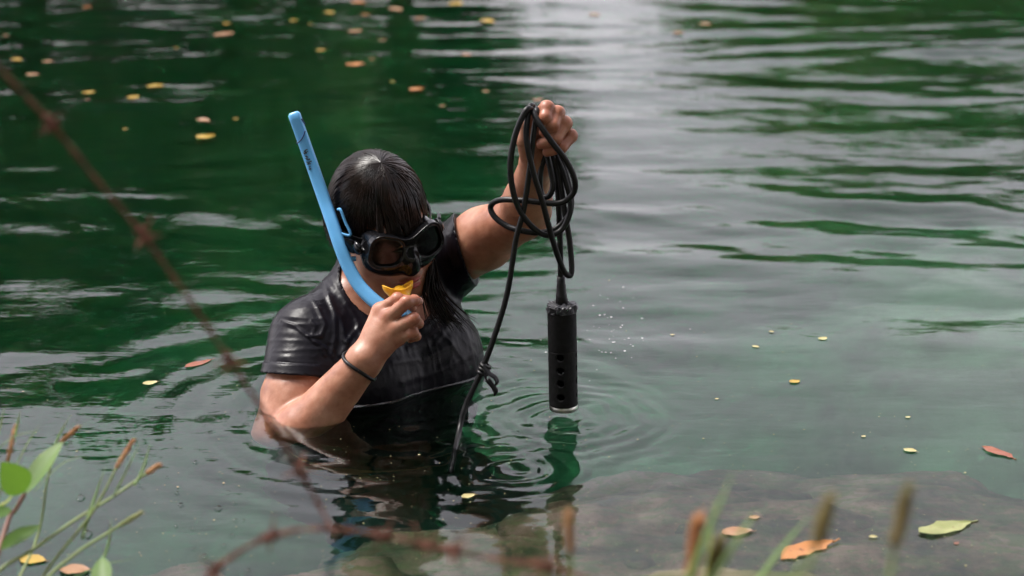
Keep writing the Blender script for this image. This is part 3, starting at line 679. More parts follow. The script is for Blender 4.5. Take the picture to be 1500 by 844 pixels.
# ================================================================== DIVING MASK
M_RUB = simple('black_silicone', (.005, .005, .006), .16, .2, 80, 0.0, .3)
M_STRAP = simple('black_rubber_strap', (.007, .007, .008), .38, .2, 120, .1, .25)
m = NT('tinted_lens'); tr = m.n('ShaderNodeBsdfTransparent'); tr.inputs[0].default_value = (.016, .013, .011, 1)
gl = m.n('ShaderNodeBsdfGlossy'); gl.inputs['Roughness'].default_value = .2; fr = m.n('ShaderNodeFresnel'); fr.inputs[0].default_value = 1.4; ms = m.n('ShaderNodeMixShader')
nz = m.noise(60, 3); bp = m.n('ShaderNodeBump'); bp.inputs['Strength'].default_value = .08; bp.inputs['Distance'].default_value = .002; m.L.new(nz, bp.inputs['Height']); m.L.new(bp.outputs[0], gl.inputs['Normal'])
m.L.new(fr.outputs[0], ms.inputs[0]); m.L.new(tr.outputs[0], ms.inputs[1]); m.L.new(gl.outputs[0], ms.inputs[2]); m.L.new(ms.outputs[0], m.out.inputs[0]); M_LENS = m.m
mask = empty('diving_mask', tuple(H(0, .09, -.03))); tag(mask, 'black twin-lens diving mask worn over the eyes and nose', 'diving mask')
WARP, LF0 = 3.4, .112
def lens2d(l, u):
    a = np.abs(l) - .0375; b = u + .001; t = rad(-14); a, b = a * math.cos(t) - b * math.sin(t), a * math.sin(t) + b * math.cos(t)
    x = np.maximum(np.abs(a) - .0062, 0); y = np.maximum(np.abs(b) - .0055 - .12 * a, 0)
    return np.sqrt(x * x + y * y) - .0186 + np.minimum(np.maximum(np.abs(a) - .0062, np.abs(b) - .0055 - .12 * a), 0)
def mask_fn(p):
    q = toH(p); l, f, u = q[:, 0], q[:, 1] + WARP * q[:, 0] ** 2, q[:, 2]; L2 = lens2d(l, u)
    outer = smin(L2 - .0052, np.sqrt((l / 1.6) ** 2 + (u - .004) ** 2) - .012, .014)
    rim = np.maximum(outer, np.abs(f - (LF0 - .003)) - .0065) - .0012
    groove = np.maximum(np.abs(L2 - .003) - .0011, np.abs(f - (LF0 + .0045)) - .0016)
    rim = np.maximum(rim, -groove)
    back = np.clip((LF0 - f) / .06, 0, 1)
    sk = np.maximum(outer + .002 - .006 * back ** 1.5 * (u < .0), np.maximum(f - LF0 + .006, .045 - f))
    d = smin(rim, sk, .004)
    pocket = ell(q, (0, .106, -.026), (.0175, .024, .029)); pocket = smin(pocket, ell(q, (0, .108, -.040), (.0165, .015, .012)), .006)
    d = smin(d, pocket, .008)
    lip_sk = np.maximum(ell(q, (0, .074, -.024), (.071, .041, .039)), q[:, 2] - .012); d = smin(d, lip_sk, .008)
    hole = np.maximum(L2, .04 - f); d = np.maximum(d, -hole)
    for s in (-1, 1): d = smin(d, ell(q, (s * .076, .066, .002), (.007, .016, .012)), .006)
    return d * HS
Vm, Fm = sdf_mesh(mask_fn, HC - .15, HC + .15, .0014, 2)
keep_world(mesh_obj('frame', Vm, Fm, M_RUB, mask))
for s in (-1, 1):
    ang = np.linspace(0, 2 * np.pi, 56, endpoint=False); pts = []
    for a in ang:
        r = np.linspace(.004, .05, 160); ll = s * (.0375 + r * math.cos(a)); uu = -.001 + r * math.sin(a)
        k = np.argmin(np.abs(lens2d(ll, uu) - .0012)); pts.append((ll[k], uu[k]))
    V = [H(s * .0375, LF0 - .001 - WARP * .0375 ** 2, -.001)] + [H(l, LF0 - .001 - WARP * l * l, u) for l, u in pts]
    keep_world(mesh_obj('lens', V, [(0, 1 + i, 1 + (i + 1) % 56) for i in range(56)], M_LENS, mask))
# strap round the back of the head
def band(c0, rl, rf, a0, a1, n, w, th, tilt):
    V, F = [], []
    for i in range(n):
        a = a0 + (a1 - a0) * i / (n - 1); l, f = rl * math.sin(a), c0 + rf * math.cos(a); u = .004 + tilt * (f - .06)
        for (dr, du) in ((0, -w), (0, w), (th, w), (th, -w)): V.append(H(l * (1 + dr / rl), c0 + (f - c0) * (1 + dr / rf), u + du))
    for i in range(n - 1):
        for k in range(4): F.append((i * 4 + k, i * 4 + (k + 1) % 4, i * 4 + 4 + (k + 1) % 4, i * 4 + 4 + k))
    F += [(3, 2, 1, 0), (n * 4 - 4, n * 4 - 3, n * 4 - 2, n * 4 - 1)]
    return V, F
keep_world(mesh_obj('strap', *band(-.013, .0855, .104, rad(43), rad(317), 60, .0085, .0025, -.12), M_STRAP, mask, smooth=False))
for s in (-1, 1):
    bm = bmesh.new(); bmesh.ops.create_cube(bm, size=1); bmesh.ops.scale(bm, vec=(.006, .020, .023), verts=bm.verts)
    bmesh.ops.bevel(bm, geom=bm.edges[:], offset=.002, segments=2, affect='EDGES')
    me = bpy.data.meshes.new('buckle'); bm.to_mesh(me); bm.free(); me.materials.append(M_RUB)
    o = bpy.data.objects.new('buckle', me); COL.objects.link(o); o.parent = mask
    R = Matrix(HM.tolist()).to_4x4() @ Matrix.Rotation(rad(s * 24), 4, 'Z'); o.matrix_world = Matrix.Translation(Vector(H(s * .0855, .052, .003))) @ R
    o.matrix_parent_inverse = mask.matrix_world.inverted()
    o.matrix_basis = Matrix.Translation(Vector(H(s * .0835, .055, .003))) @ R

# ================================================================== SNORKEL
M_BLUE = simple('sky_blue_plastic', (.13, .40, .74), .3, .06, 25, 0, .4)
M_NAVY = simple('navy_slit', (.006, .03, .12), .5); M_INK = simple('black_print', (.02, .022, .025), .6)
M_YEL = simple('yellow_silicone', (.85, .42, .012), .42, .06, 40, 0, .45)
snk = empty('snorkel', tuple(W(545, 440, 3.0))); tag(snk, 'light blue snorkel with yellow mouthpiece held to the mouth', 'snorkel')
SPX = [(431, 168, 3.10), (452, 227, 3.088), (474, 290, 3.066), (488, 330, 3.045), (498, 360, 3.03), (510, 390, 3.018), (526, 418, 3.006), (546, 439, 2.994), (566, 453, 2.984), (586, 459, 2.972), (600, 456, 2.968)]
sp = smooth_path([W(*p) for p in SPX], 8)
a = np.linspace(0, 2 * np.pi, 28, endpoint=False); e = 2 / 3.4
sec = np.stack([np.sign(np.cos(a)) * np.abs(np.cos(a)) ** e, np.sign(np.sin(a)) * np.abs(np.sin(a)) ** e], 1)
t = rad(30); sec = sec @ np.array([[math.cos(t), math.sin(t)], [-math.sin(t), math.cos(t)]])
rs = np.interp(np.linspace(0, 1, len(sp)), [0, .5, .75, 1], [.0098, .0106, .0112, .0125])
head0 = sp[0] + (sp[0] - sp[3]) / np.linalg.norm(sp[0] - sp[3]) * .004
path = np.concatenate([[head0], sp]); rr = np.concatenate([[.0066], rs])
V, F = tube(path, 1.0, sect=sec); V = V.reshape(len(path), -1, 3); V = path[:, None] + (V - path[:, None]) * rr[:, None, None]; V = V.reshape(-1, 3)
tb = keep_world(mesh_obj('tube', V, F, M_BLUE, snk)); bpy.context.view_layer.update()
mod = tb.modifiers.new('bevel', 'BEVEL'); mod.width = .0012; mod.limit_method = 'ANGLE'; mod.angle_limit = rad(50)
def on_tube(u, v, off=.0006):      # a point on the tube's camera-side surface under the pixel
    o = np.array((0, 0, CAM_H)); d = np.array(W(u, v, 3.0)) - o; d /= np.linalg.norm(d)
    k = np.linspace(2.9, 3.4, 600)[:, None]; P = o + k * d
    dist = np.linalg.norm(P[:, None] - sp[None], axis=2); return P[np.argmin(dist.min(1))] - d * (.0112 + off)
for line in ([(434, 211), (440, 206), (444, 200), (447, 192)], [(441.5, 174), (444, 178), (447, 182)]):
    keep_world(mesh_obj('slit', *tube(smooth_path([on_tube(*p) for p in line], 6), .0011, 6), M_NAVY, tb))
# small dark print along the tube (illegible slanted strokes in the photograph)
rp = random.Random(5); strokes = []
for k in range(6):
    cu, cv = 445.5 + k * 1.72, 220 + k * 5.0
    for j in range(3):
        x0, y0 = cu + rp.uniform(-2.6, 1.2), cv + rp.uniform(-2.2, 2.2)
        strokes.append(tube([on_tube(x0, y0, -.0011), on_tube(x0 + rp.uniform(1.6, 4.2), y0 + rp.uniform(-2.2, 2.6), -.0009)], .0009, 4))
keep_world(mesh_obj('print', *join(strokes), M_INK, tb))
keep_world(mesh_obj('keeper', *join([tube(smooth_path([W(*p) for p in [(495, 307, 3.045), (499, 308, 3.04), (506, 326, 3.035), (513, 345, 3.03), (488, 338, 3.036)]], 6), .0024, 6)]), M_BLUE, tb))
keep_world(mesh_obj('peg', *tube([W(505, 380, 3.02), W(521, 379, 3.025)], .0042, 8), M_BLUE, tb))
MP = np.array(W(585, 428, 2.985)); LIPS = np.array(H(0, .105, -.0725)); mdir = nrm(-_f * .55 + np.array((0, 0, .85))); ml = nrm(_l - (_l @ mdir) * mdir); mc = np.cross(mdir, ml)
MPM = np.stack([ml, mdir, mc], 1).astype(np.float32); TEND = np.array(W(598, 453, 2.97))
def mp_fn(p):
    q = (p - A(MP)) @ MPM; a_, b_, c_ = q[:, 0], q[:, 1] - 15 * q[:, 0] ** 2 - 8 * q[:, 2] ** 2, q[:, 2]
    s = np.abs(a_); eb = ell(q, (0, .012, 0), (.0235, .0185, .0165)); top = q[:, 1] - (.004 + 17 * a_ ** 2 + .35 * c_)
    d = np.maximum(np.abs(eb) - .0012, top); d = np.minimum(d, np.sqrt(eb ** 2 + top ** 2) - .0019)
    nub = np.maximum(np.maximum(np.abs(s - .010) - .002, np.abs(q[:, 1] - .008) - .006), np.abs(c_ + .006) - .004) - .0006; 
    d = smin(d, ell(q, (0, -.004, 0), (.0165, .008, .0115)), .006)
    d = smin(d, cone(p, MP, TEND * .7 + MP * .3, .0105, .012), .004)
    return d
Vy, Fy = sdf_mesh(mp_fn, MP - .05, MP + .05, .0011, 2)
keep_world(mesh_obj('mouthpiece', Vy, Fy, M_YEL, snk))

# ================================================================== WRIST BAND
fa = nrm(R_WR - R_EL); bc = R_WR - fa * .006; x1 = nrm(np.cross(fa, (0, 0, 1))); y1 = np.cross(fa, x1)
ring = []
for k in range(65):
    an = k / 64 * 2 * np.pi; d = x1 * math.cos(an) + y1 * math.sin(an)
    rr_ = np.linspace(.015, .05, 200)[:, None]; pts = (bc + d * rr_).astype(np.float32)
    ring.append(pts[np.argmin(np.abs(arm_r(pts)))] + d * .0015 + fa * .003 * math.sin(an * 2 + 1))
wb = mesh_obj('wrist_band', *tube(ring, .0031, 8, cap=False), M_STRAP); tag(wb, 'thin black elastic band round the wrist of the hand at the mouth', 'wrist band')

# ================================================================== WATER PROBE WITH CABLE
M_CABLE = simple('black_cable', (.007, .007, .008), .38, .25, 200, .12, .28)
M_HOUS = simple('black_housing', (.006, .006, .0065), .55, .5, 110, .5, .2)
M_TAPE = simple('grey_tape', (.035, .035, .04), .4, .4, 60, .3, .35); M_STEEL = simple('brushed_steel', (.62, .61, .58), .28, .1, 120, .05, .5, Metallic=1.0)
PB, PT = np.array(W(825.5, 600, 2.94)), np.array(W(823, 452, 2.94)); PT[1] = PB[1]
pax = nrm(PT - PB); PR = .0225
probe = empty('water_probe', tuple(PB)); tag(probe, 'black cylindrical water probe hanging just above the surface from its looped cable', 'probe')
px1 = nrm(np.cross(pax, (0, 1, 0))); px1 = px1 if px1[0] > 0 else -px1; py1 = np.cross(pax, px1); py1 = py1 if py1[1] < 0 else -py1
PL_ = np.linalg.norm(PT - PB); holes = [PL_ - (v - 452) / 148 * PL_ for v in (518, 537, 556, 576)]
def hous_fn(p):
    w = p - A(PB); t = w @ A(pax); x = w @ A(px1); y = w @ A(py1); r = np.sqrt(x * x + y * y)
    d = np.maximum(r - PR, np.maximum(.009 - t, t - PL_)) ; d = np.maximum(d, -np.maximum(r - .0165, np.maximum(.006 - t, t - PL_ * .62)))
    d = np.maximum(d, -(np.abs(t - PL_ * .60) - .0005 + np.maximum(.0218 - r, 0) * 2))
    for an in (-12, 78, 168, 258):
        c, s = math.cos(rad(an)), math.sin(rad(an)); dirv = x * s + y * c; perp = x * c - y * s
        for h in holes: d = np.maximum(d, -np.maximum(np.sqrt(perp ** 2 + (t - h) ** 2) - .0060, -dirv))
    return d
Vo, Fo = sdf_mesh(hous_fn, np.minimum(PB, PT) - .03, np.maximum(PB, PT) + .03, .0009, 2)
keep_world(mesh_obj('housing', Vo, Fo, M_HOUS, probe))
def lathe(base, ax, e1, e2, prof, n=40, wob=None):
    V, F = [], []
    for j, (r, h) in enumerate(prof):
        for k in range(n):
            a = 2 * np.pi * k / n; w = 0 if wob is None else wob(j, k); V.append(base + ax * (h + w * .6) + (e1 * math.cos(a) + e2 * math.sin(a)) * (r + w))
    for j in range(len(prof) - 1):
        for k in range(n): F.append((j * n + k, j * n + (k + 1) % n, (j + 1) * n + (k + 1) % n, (j + 1) * n + k))
    F += [tuple(range(n))[::-1], tuple(range((len(prof) - 1) * n, len(prof) * n))]
    return V, F
e2_ = np.cross(pax, px1)
keep_world(mesh_obj('base_ring', *lathe(PB, pax, px1, e2_, [(.0195, 0), (.0215, .001), (.0222, .0025), (.0222, .0088), (.0215, .0095)]), M_STEEL, probe))
wr = np.random.default_rng(2); wt = wr.normal(0, .0010, (9, 40))
keep_world(mesh_obj('tape_cap', *lathe(PB + pax * PL_, pax, px1, e2_, [(.0230, -.005), (.0234, .0), (.0234, .005), (.0218, .0072), (.016, .008), (.0095, .0088), (.007, .011)], 40, lambda j, k: wt[j][k] + .0008 * math.sin(k * .9 + j * 2)), M_TAPE, probe, smooth=False))
CT = PB + pax * (PL_ + .008); CE = np.array(W(821.5, 405, 2.935))
Lc = np.linalg.norm(CE - CT); cax = nrm(CE - CT); cx = nrm(np.cross(cax, (0, 1, 0))); cyv = np.cross(cax, cx)
keep_world(mesh_obj('connector', *lathe(CT, cax, cx, cyv, [(.0092, 0), (.0095, .004), (.0088, .01), (.0086, .011), (.0086, .016), (.0078, .017), (.007, Lc * .7), (.0066, Lc * .7 + .001), (.0062, Lc)], 24), M_CABLE, probe))
CPX = [(660, 700, 2.70), (671, 640, 2.84), (680, 600, 2.875), (694, 568, 2.885), (707, 540, 2.888), (728, 482, 2.89), (744, 425, 2.89), (756, 350, 2.888), (767, 308, 2.886), (776, 247, 2.885), (781, 201, 2.888), (786, 166, 2.895), (783, 158, 2.91),
       (776, 158, 2.90), (771, 200, 2.878), (781, 251, 2.876), (795, 297, 2.88), (809, 350, 2.89), (824, 393, 2.9), (834, 404, 2.905), (837.5, 392, 2.91), (834, 350, 2.915), (828, 315, 2.915), (822, 272, 2.92), (816, 236, 2.925),
       (808, 225, 2.935), (792, 190, 2.92), (781, 163, 2.90), (789, 180, 2.882), (809, 209, 2.874), (831, 238, 2.876), (842.5, 268, 2.88), (837, 287, 2.884), (816, 298, 2.888), (767, 294, 2.893), (733, 293, 2.91), (719, 302, 2.925), (724, 317, 2.92), (742, 331, 2.91), (764, 338, 2.898), (790, 341, 2.9), (814, 335, 2.905), (832, 317, 2.91), (837, 297, 2.912), (831, 262, 2.916), (820, 232, 2.93),
       (808, 218, 2.935), (790, 180, 2.92), (776, 159, 2.893), (765, 172, 2.884), (753, 205, 2.878), (747.5, 246, 2.876), (754, 290, 2.88), (771, 323, 2.886), (797, 344, 2.892), (821, 338, 2.9), (834, 315, 2.905), (835, 292, 2.91), (826, 256, 2.915), (814, 228, 2.93),
       (806, 215, 2.935), (796, 212, 2.932), (802, 230, 2.918), (808, 255, 2.912), (810, 273, 2.91), (804, 287, 2.91), (795, 287, 2.915), (791, 272, 2.925), (792, 250, 2.93), (798, 232, 2.93), (806, 225, 2.93), (812, 238, 2.925), (817, 272, 2.928), (820, 343, 2.932), (821, 385, 2.934), (821.5, 408, 2.935)]
cab = smooth_path([W(*p) for p in CPX], 9)
keep_world(mesh_obj('cable', *tube(cab, .00455, 10), M_CABLE, probe))
def ring_knot():
    P = []
    c = np.array(W(709, 541, 2.884)); ax = nrm(np.array(W(728, 482, 2.89)) - np.array(W(694, 568, 2.885))); a1 = nrm(np.cross(ax, (0, 1, 0))); b1 = np.cross(ax, a1)
    for k in range(3): P.append(tube([c + ax * (.006 * (k - 1)) + (a1 * math.cos(t_) + b1 * math.sin(t_)) * .0075 for t_ in np.linspace(0, 2 * np.pi, 17)], .0032, 6, cap=False))
    flat = np.array([(math.cos(t_) * 2.0, math.sin(t_) * .55) for t_ in np.linspace(0, 2 * np.pi, 10, endpoint=False)])
    P.append(tube(smooth_path([W(*q) for q in [(709, 534, 2.878), (716, 546, 2.872), (725, 553, 2.87), (728, 561, 2.87), (722, 566, 2.872), (714, 560, 2.872), (710, 548, 2.874), (709, 540, 2.878)]], 6), .0026, sect=flat))
    P.append(tube(smooth_path([W(*q) for q in [(714, 556, 2.87), (722, 566, 2.868), (726, 573, 2.868), (724, 580, 2.868)]], 5), [.0045, .004, .0045, .001], 6))
    return join(P)
keep_world(mesh_obj('cable_tie', *ring_knot(), M_CABLE, probe))
# ================================================================== MENISCUS where cloth and skin leave the water
m = NT('thin_water_film'); tr = m.n('ShaderNodeBsdfTransparent'); gl = m.n('ShaderNodeBsdfGlossy', Roughness=.08); fr = m.n('ShaderNodeFresnel', IOR=1.33); ms = m.n('ShaderNodeMixShader')
m.L.new(fr.outputs[0], ms.inputs[0]); m.L.new(tr.outputs[0], ms.inputs[1]); m.L.new(gl.outputs[0], ms.inputs[2]); m.L.new(ms.outputs[0], m.out.inputs[0]); M_FILM = m.m
def polar_contour(fn, c, n, rmax=.32):
    out = []
    for k in range(n):
        a = 2 * np.pi * k / n; d = np.array((math.cos(a), math.sin(a), 0)); r = np.linspace(.02 if rmax < .3 else .10, rmax, 700)
        pts = (np.array(c) + d * r[:, None]).astype(np.float32); s = fn(pts); j = np.nonzero(s > 0)[0]
        out.append(pts[j[0]] if len(j) else pts[-1])
    return np.array(out)
film = []
m = NT('bright_water_edge'); tr = m.n('ShaderNodeBsdfTransparent'); gl = m.n('ShaderNodeBsdfGlossy', Roughness=.25); ms = m.n('ShaderNodeMixShader'); ms.inputs[0].default_value = .10
m.L.new(tr.outputs[0], ms.inputs[1]); m.L.new(gl.outputs[0], ms.inputs[2]); m.L.new(ms.outputs[0], m.out.inputs[0]); M_EDGE = m.m
for fn, c, n in ((shirt_fn, (*T(0, .03, 0)[:2], .001), 260),):
    P = polar_contour(fn, c, n, .32 if fn is shirt_fn else .2); N2 = np.roll(P, -1, 0) - np.roll(P, 1, 0); N2 = np.stack([N2[:, 1], -N2[:, 0], N2[:, 0] * 0], 1); N2 /= np.linalg.norm(N2, axis=1)[:, None] + 1e-9
    prof = [(-.0006, .0026), (.0004, .0018), (.0011, .001), (.002, .0004), (.0032, .0001)]
    if fn is shirt_fn: prof = [(o_ + .0045, z_ * .9) for o_, z_ in prof]
    zw = water_z(P[:, 0].astype(float), P[:, 1].astype(float)); V = []
    for o_, z_ in prof: q = P + N2 * o_; q[:, 2] = zw + z_; V.append(q)
    V = np.concatenate(V); F = []
    for j in range(len(prof) - 1):
        for k in range(n):
            k2 = (k + 1) % n
            if np.linalg.norm(P[k] - P[k2]) < .02 and (fn is shirt_fn or P[k][0] > WZ(438, 620).x): F.append((j * n + k, j * n + k2, (j + 1) * n + k2, (j + 1) * n + k))
    film.append((V, F))
mo = mesh_obj('meniscus', *join(film), M_EDGE, water)

# ================================================================== FLOATING LEAVES
def leaf_material(name, c1, c2, spot):
    m = NT(name); f1 = m.noise(30, 4); f2 = m.noise(140, 3)
    c = m.ramp(f1, [(.35, c1), (.65, c2)]); c = m.mixc(m.ramp(f2, [(.58, (0, 0, 0)), (.7, (.8, .8, .8))]), c, spot)
    m.set(Base_Color=c, Roughness=.42, Specular_IOR_Level=.45); m.bump(f2, .2, .001); return m.m
LEAF = {'yellow': leaf_material('yellow_leaf', (.30, .19, .02), (.42, .28, .04), (.20, .10, .02)), 'orange': leaf_material('orange_leaf', (.32, .12, .025), (.40, .17, .05), (.18, .06, .02)),
        'red': leaf_material('red_brown_leaf', (.20, .055, .028), (.27, .095, .05), (.10, .03, .015)), 'tan': leaf_material('tan_leaf', (.24, .12, .055), (.33, .19, .10), (.15, .07, .03)),
        'pale': leaf_material('pale_leaf', (.34, .29, .12), (.42, .37, .18), (.25, .17, .06)), 'green': leaf_material('green_yellow_leaf', (.19, .21, .07), (.27, .28, .11), (.16, .11, .04))}
def leaf_geo(L, Wd, curl=.12, bend=.0, n=12, asym=.0):
    V, F = [], []
    for i in range(n + 1):
        t = i / n; w = Wd / 2 * (math.sin(math.pi * min(1, t ** .85)) ** .75 if 0 < t < 1 else .02); y = bend * L * math.sin(math.pi * t)
        for k, s in enumerate((-1, -.5, 0, .5, 1)): V.append((L * (t - .5), y + s * w * (1 + asym * s), curl * .35 * Wd * (s * s) + .03 * L * (t - .5) ** 2))
    for i in range(n):
        for k in range(4): F.append((i * 5 + k, i * 5 + k + 1, i * 5 + 6 + k, i * 5 + 5 + k))
    V2, F2 = tube([(L * .48, 0, 0), (L * .62, L * .02, .001)], L * .012, 5); 
    return join([(V, F), (V2, F2)])
def floating(u, v, lpx, wpx, ang, col, label, group=None, bend=0.0, curl=.12):
    """a leaf whose long side spans lpx pixels and whose short side wpx, turned ang degrees in the picture"""
    c = WZ(u, v); a = rad(ang); q = WZ(u + math.cos(a) * lpx / 2, v - math.sin(a) * lpx / 2); d = (q - c); L = d.length * 2
    b = WZ(u - math.sin(a) * wpx / 2, v - math.cos(a) * wpx / 2) - c; n_ = Vector((-d.y, d.x, 0)).normalized(); wd = max(abs(b.dot(n_)) * 2, L * .18)
    L *= .88 if v < 300 else 1.0; LV, LFc = leaf_geo(L, min(wd, L * .75), curl, bend); LV = LV + np.stack([LV[:, 0] * 0, L * .05 * vnoise(LV, 9 / L, int(u)), L * .02 * vnoise(LV, 5 / L, int(v))], 1)
    o = mesh_obj('floating_leaf', LV, LFc, LEAF[col]); z = float(water_z(np.array([c.x]), np.array([c.y]))[0])
    o.location = (c.x, c.y, z + .0011); o.rotation_euler = (RNG.normal(0, .015), RNG.normal(0, .015), math.atan2(d.y, d.x)); tag(o, label, 'leaf', group); return o
BIG = [(302, 203, 26, 17, 15, 'yellow', 'bright yellow curled leaf floating alone on the dark green water', .05, .3), (520, 95, 30, 11, 5, 'orange', 'wide orange-yellow leaf floating beyond the snorkel tip', 0, .15), (610, 133, 21, 12, 10, 'orange', 'rounded deep orange leaf floating behind the raised arm and snorkel', 0, .3),
       (290, 535, 40, 7, 17, 'red', 'slim red-brown leaf floating beside the bare upper arm', .05, .1), (220, 563, 22, 7, 10, 'pale', 'pale withered leaf floating near the slim red-brown leaf', 0, .2), (1386, 775, 78, 19, 13, 'green', 'big yellow-green leaf with brown end floating over the submerged stone', .03, .1),
       (1182, 808, 80, 20, 18, 'orange', 'long orange-tan leaf floating over the brown boulder', .05, .12), (1461, 664, 48, 10, -20, 'red', 'slim rusty red leaf floating apart on the teal water', .02, .12), (1333, 661, 20, 7, -12, 'pale', 'small pale yellow leaf floating near the rusty red leaf', 0, .15),
       (1080, 781, 46, 13, 4, 'tan', 'faded tan leaf floating beside the green grass blade', .05, .15), (1105, 759, 17, 6, 6, 'tan', 'tiny tan leaf scrap floating above the faded tan leaf', 0, .1), (1279, 788, 13, 11, 0, 'pale', 'tiny round cream petal floating between two grass spikes', 0, .3), (1401, 797, 8, 26, 10, 'red', 'short reddish leaf stalk floating by the big yellow-green leaf', 0, .1),
       (687, 730, 20, 12, 15, 'pale', 'crumpled pale yellow leaf floating in the rings beside the cable', .1, .35), (48, 821, 38, 20, -8, 'yellow', 'golden yellow oval leaf floating among the sedge stems', 0, .12), (110, 837, 46, 22, 0, 'tan', 'pinkish tan leaf with yellow end floating among the sedge stems', .04, .15), (788, 146, 17, 7, 5, 'tan', 'blurred tan leaf floating just behind the raised fist', 0, .1),
       (520, 47, 24, 9, 5, 'tan', 'pinkish leaf floating beyond the wide orange-yellow leaf', 0, .15), (130, 136, 22, 9, 8, 'yellow', 'yellow leaf floating above the barbed wire beside a red fleck', 0, .2), (128, 147, 9, 6, 0, 'red', 'small red fleck of leaf touching a yellow leaf', 0, .2), (1164, 560, 14, 6, 15, 'yellow', 'small yellow leaf floating midway on the grey-teal water', 0, .15)]
for u, v, l, w, a, c, lab, bd, cu in BIG: floating(u, v, l, w, a, c, lab, None, bd, cu)
SM = [('yellow', 'small yellow leaf drifting on the far dark green water', [(228, 129, 22, 8), (470, 74, 17, 7), (332, 37, 12, 8), (668, 8, 14, 7), (25, 88, 12, 8), (195, 143, 13, 8), (345, 174, 9, 6), (575, 120, 9, 6), (482, 20, 12, 9), (430, 28, 13, 7), (183, 190, 9, 6), (715, 32, 16, 7), (455, 36, 8, 5), (258, 70, 7, 5)]),
      ('tan', 'small brown leaf drifting on the far dark green water', [(327, 52, 22, 8), (48, 112, 22, 8), (70, 92, 20, 7), (298, 177, 19, 6), (683, 82, 14, 6), (8, 52, 12, 7), (615, 28, 12, 7), (560, 60, 14, 7), (648, 155, 10, 5), (712, 135, 10, 5), (580, 15, 16, 6), (870, 22, 16, 5), (1034, 36, 14, 5), (993, 50, 14, 5)]),
      ('orange', 'small orange leaf drifting on the far dark green water', [(535, 21, 15, 9), (525, 5, 18, 8), (545, 88, 10, 5), (128, 12, 9, 5)]),
      ('pale', 'tiny pale leaf drifting on the open grey-teal water', [(1107, 510, 10, 8), (1205, 497, 12, 5), (985, 490, 7, 3), (1130, 487, 7, 3), (1050, 585, 6, 3), (1330, 612, 7, 4), (1265, 640, 6, 3)])]
for c, lab, L in SM:
    for u, v, l, w in L: floating(u, v, l, w, RNG.uniform(-20, 20), c, lab, {'yellow': 'small yellow leaves', 'tan': 'small brown leaves', 'orange': 'small orange leaves', 'pale': 'tiny pale leaves'}[c], RNG.uniform(-.05, .05), RNG.uniform(.1, .3))

# ================================================================== SPECKS, FOAM, BUBBLES (too many and small to count)
def discs(name, pts, rad_, mat, dome=False):
    pts = np.asarray(pts); z = water_z(pts[:, 0].copy(), pts[:, 1].copy()); V, F = [], []
    for (x, y), zz, r in zip(pts, z, rad_):
        b = len(V); n = 7 if not dome else 10
        if dome:
            for j, (rr_, hh) in enumerate(((1.25, .0), (1.0, .12), (.9, .45), (.62, .75))):
                for k in range(n): V.append((x + math.cos(6.2832 * k / n) * r * rr_, y + math.sin(6.2832 * k / n) * r * rr_, zz + .0006 + r * hh))
            V.append((x, y, zz + r * .9))
            for j in range(3):
                for k in range(n): F.append((b + j * n + k, b + j * n + (k + 1) % n, b + (j + 1) * n + (k + 1) % n, b + (j + 1) * n + k))
            for k in range(n): F.append((b + 3 * n + k, b + 3 * n + (k + 1) % n, b + 4 * n))
        else:
            a0 = RNG.uniform(0, 6.28); el = RNG.uniform(.5, 1)
            for k in range(n): V.append((x + math.cos(a0 + 6.2832 * k / n) * r * RNG.uniform(.7, 1.1), y + math.sin(a0 + 6.2832 * k / n) * r * el, zz + .0012))
            V.append((x, y, zz + .0012 + r * .5)); F += [(b + k, b + (k + 1) % n, b + n) for k in range(n)]
    o = mesh_obj(name, V, F, mat, smooth=dome); o['kind'] = 'stuff'; return o
pts, rr_ = [], []
for _ in range(620):
    u, v = RNG.uniform(0, 1500), 844 - abs(RNG.normal(0, 190)) - 8
    if v < 330: continue
    p = WZ(u, v); pts.append((p.x, p.y)); rr_.append(RNG.uniform(.0005, .0013) * (1.7 if RNG.random() < .08 else 1))
tag(discs('floating_specks', pts, rr_, LEAF['pale']), 'tiny pale plant specks scattered over the water', 'debris')
pts, rr_ = [], []
for _ in range(48):
    u, v = RNG.normal(888, 38), RNG.normal(482, 38); p = WZ(u, v); pts.append((p.x, p.y)); rr_.append(RNG.uniform(.0007, .0026))
tag(discs('foam', pts, rr_, simple('white_foam', (.5, .51, .51), .5)), 'white flecks of foam on the water beside the probe', 'foam')
BUB = [(320, 745, 7), (118, 730, 8), (128, 783, 9), (265, 740, 5), (260, 723, 4), (334, 722, 4), (343, 738, 4), (345, 763, 4), (357, 763, 3), (340, 785, 4), (328, 800, 4), (300, 815, 5), (282, 775, 3), (258, 772, 3), (284, 805, 3), (222, 632, 3), (286, 678, 4), (364, 836, 4), (205, 712, 3), (160, 772, 4), (268, 832, 3), (245, 700, 3), (747, 757, 5), (783, 765, 6), (782, 777, 5), (618, 838, 4), (880, 826, 4), (437, 769, 3)]
P = [WZ(u, v) for u, v, r in BUB]
tag(discs('bubbles', [(p.x, p.y) for p in P], [r / 900 * .62 for _, _, r in BUB], M_FILM, True), 'small clear bubbles on the still water near the sedge', 'bubbles')

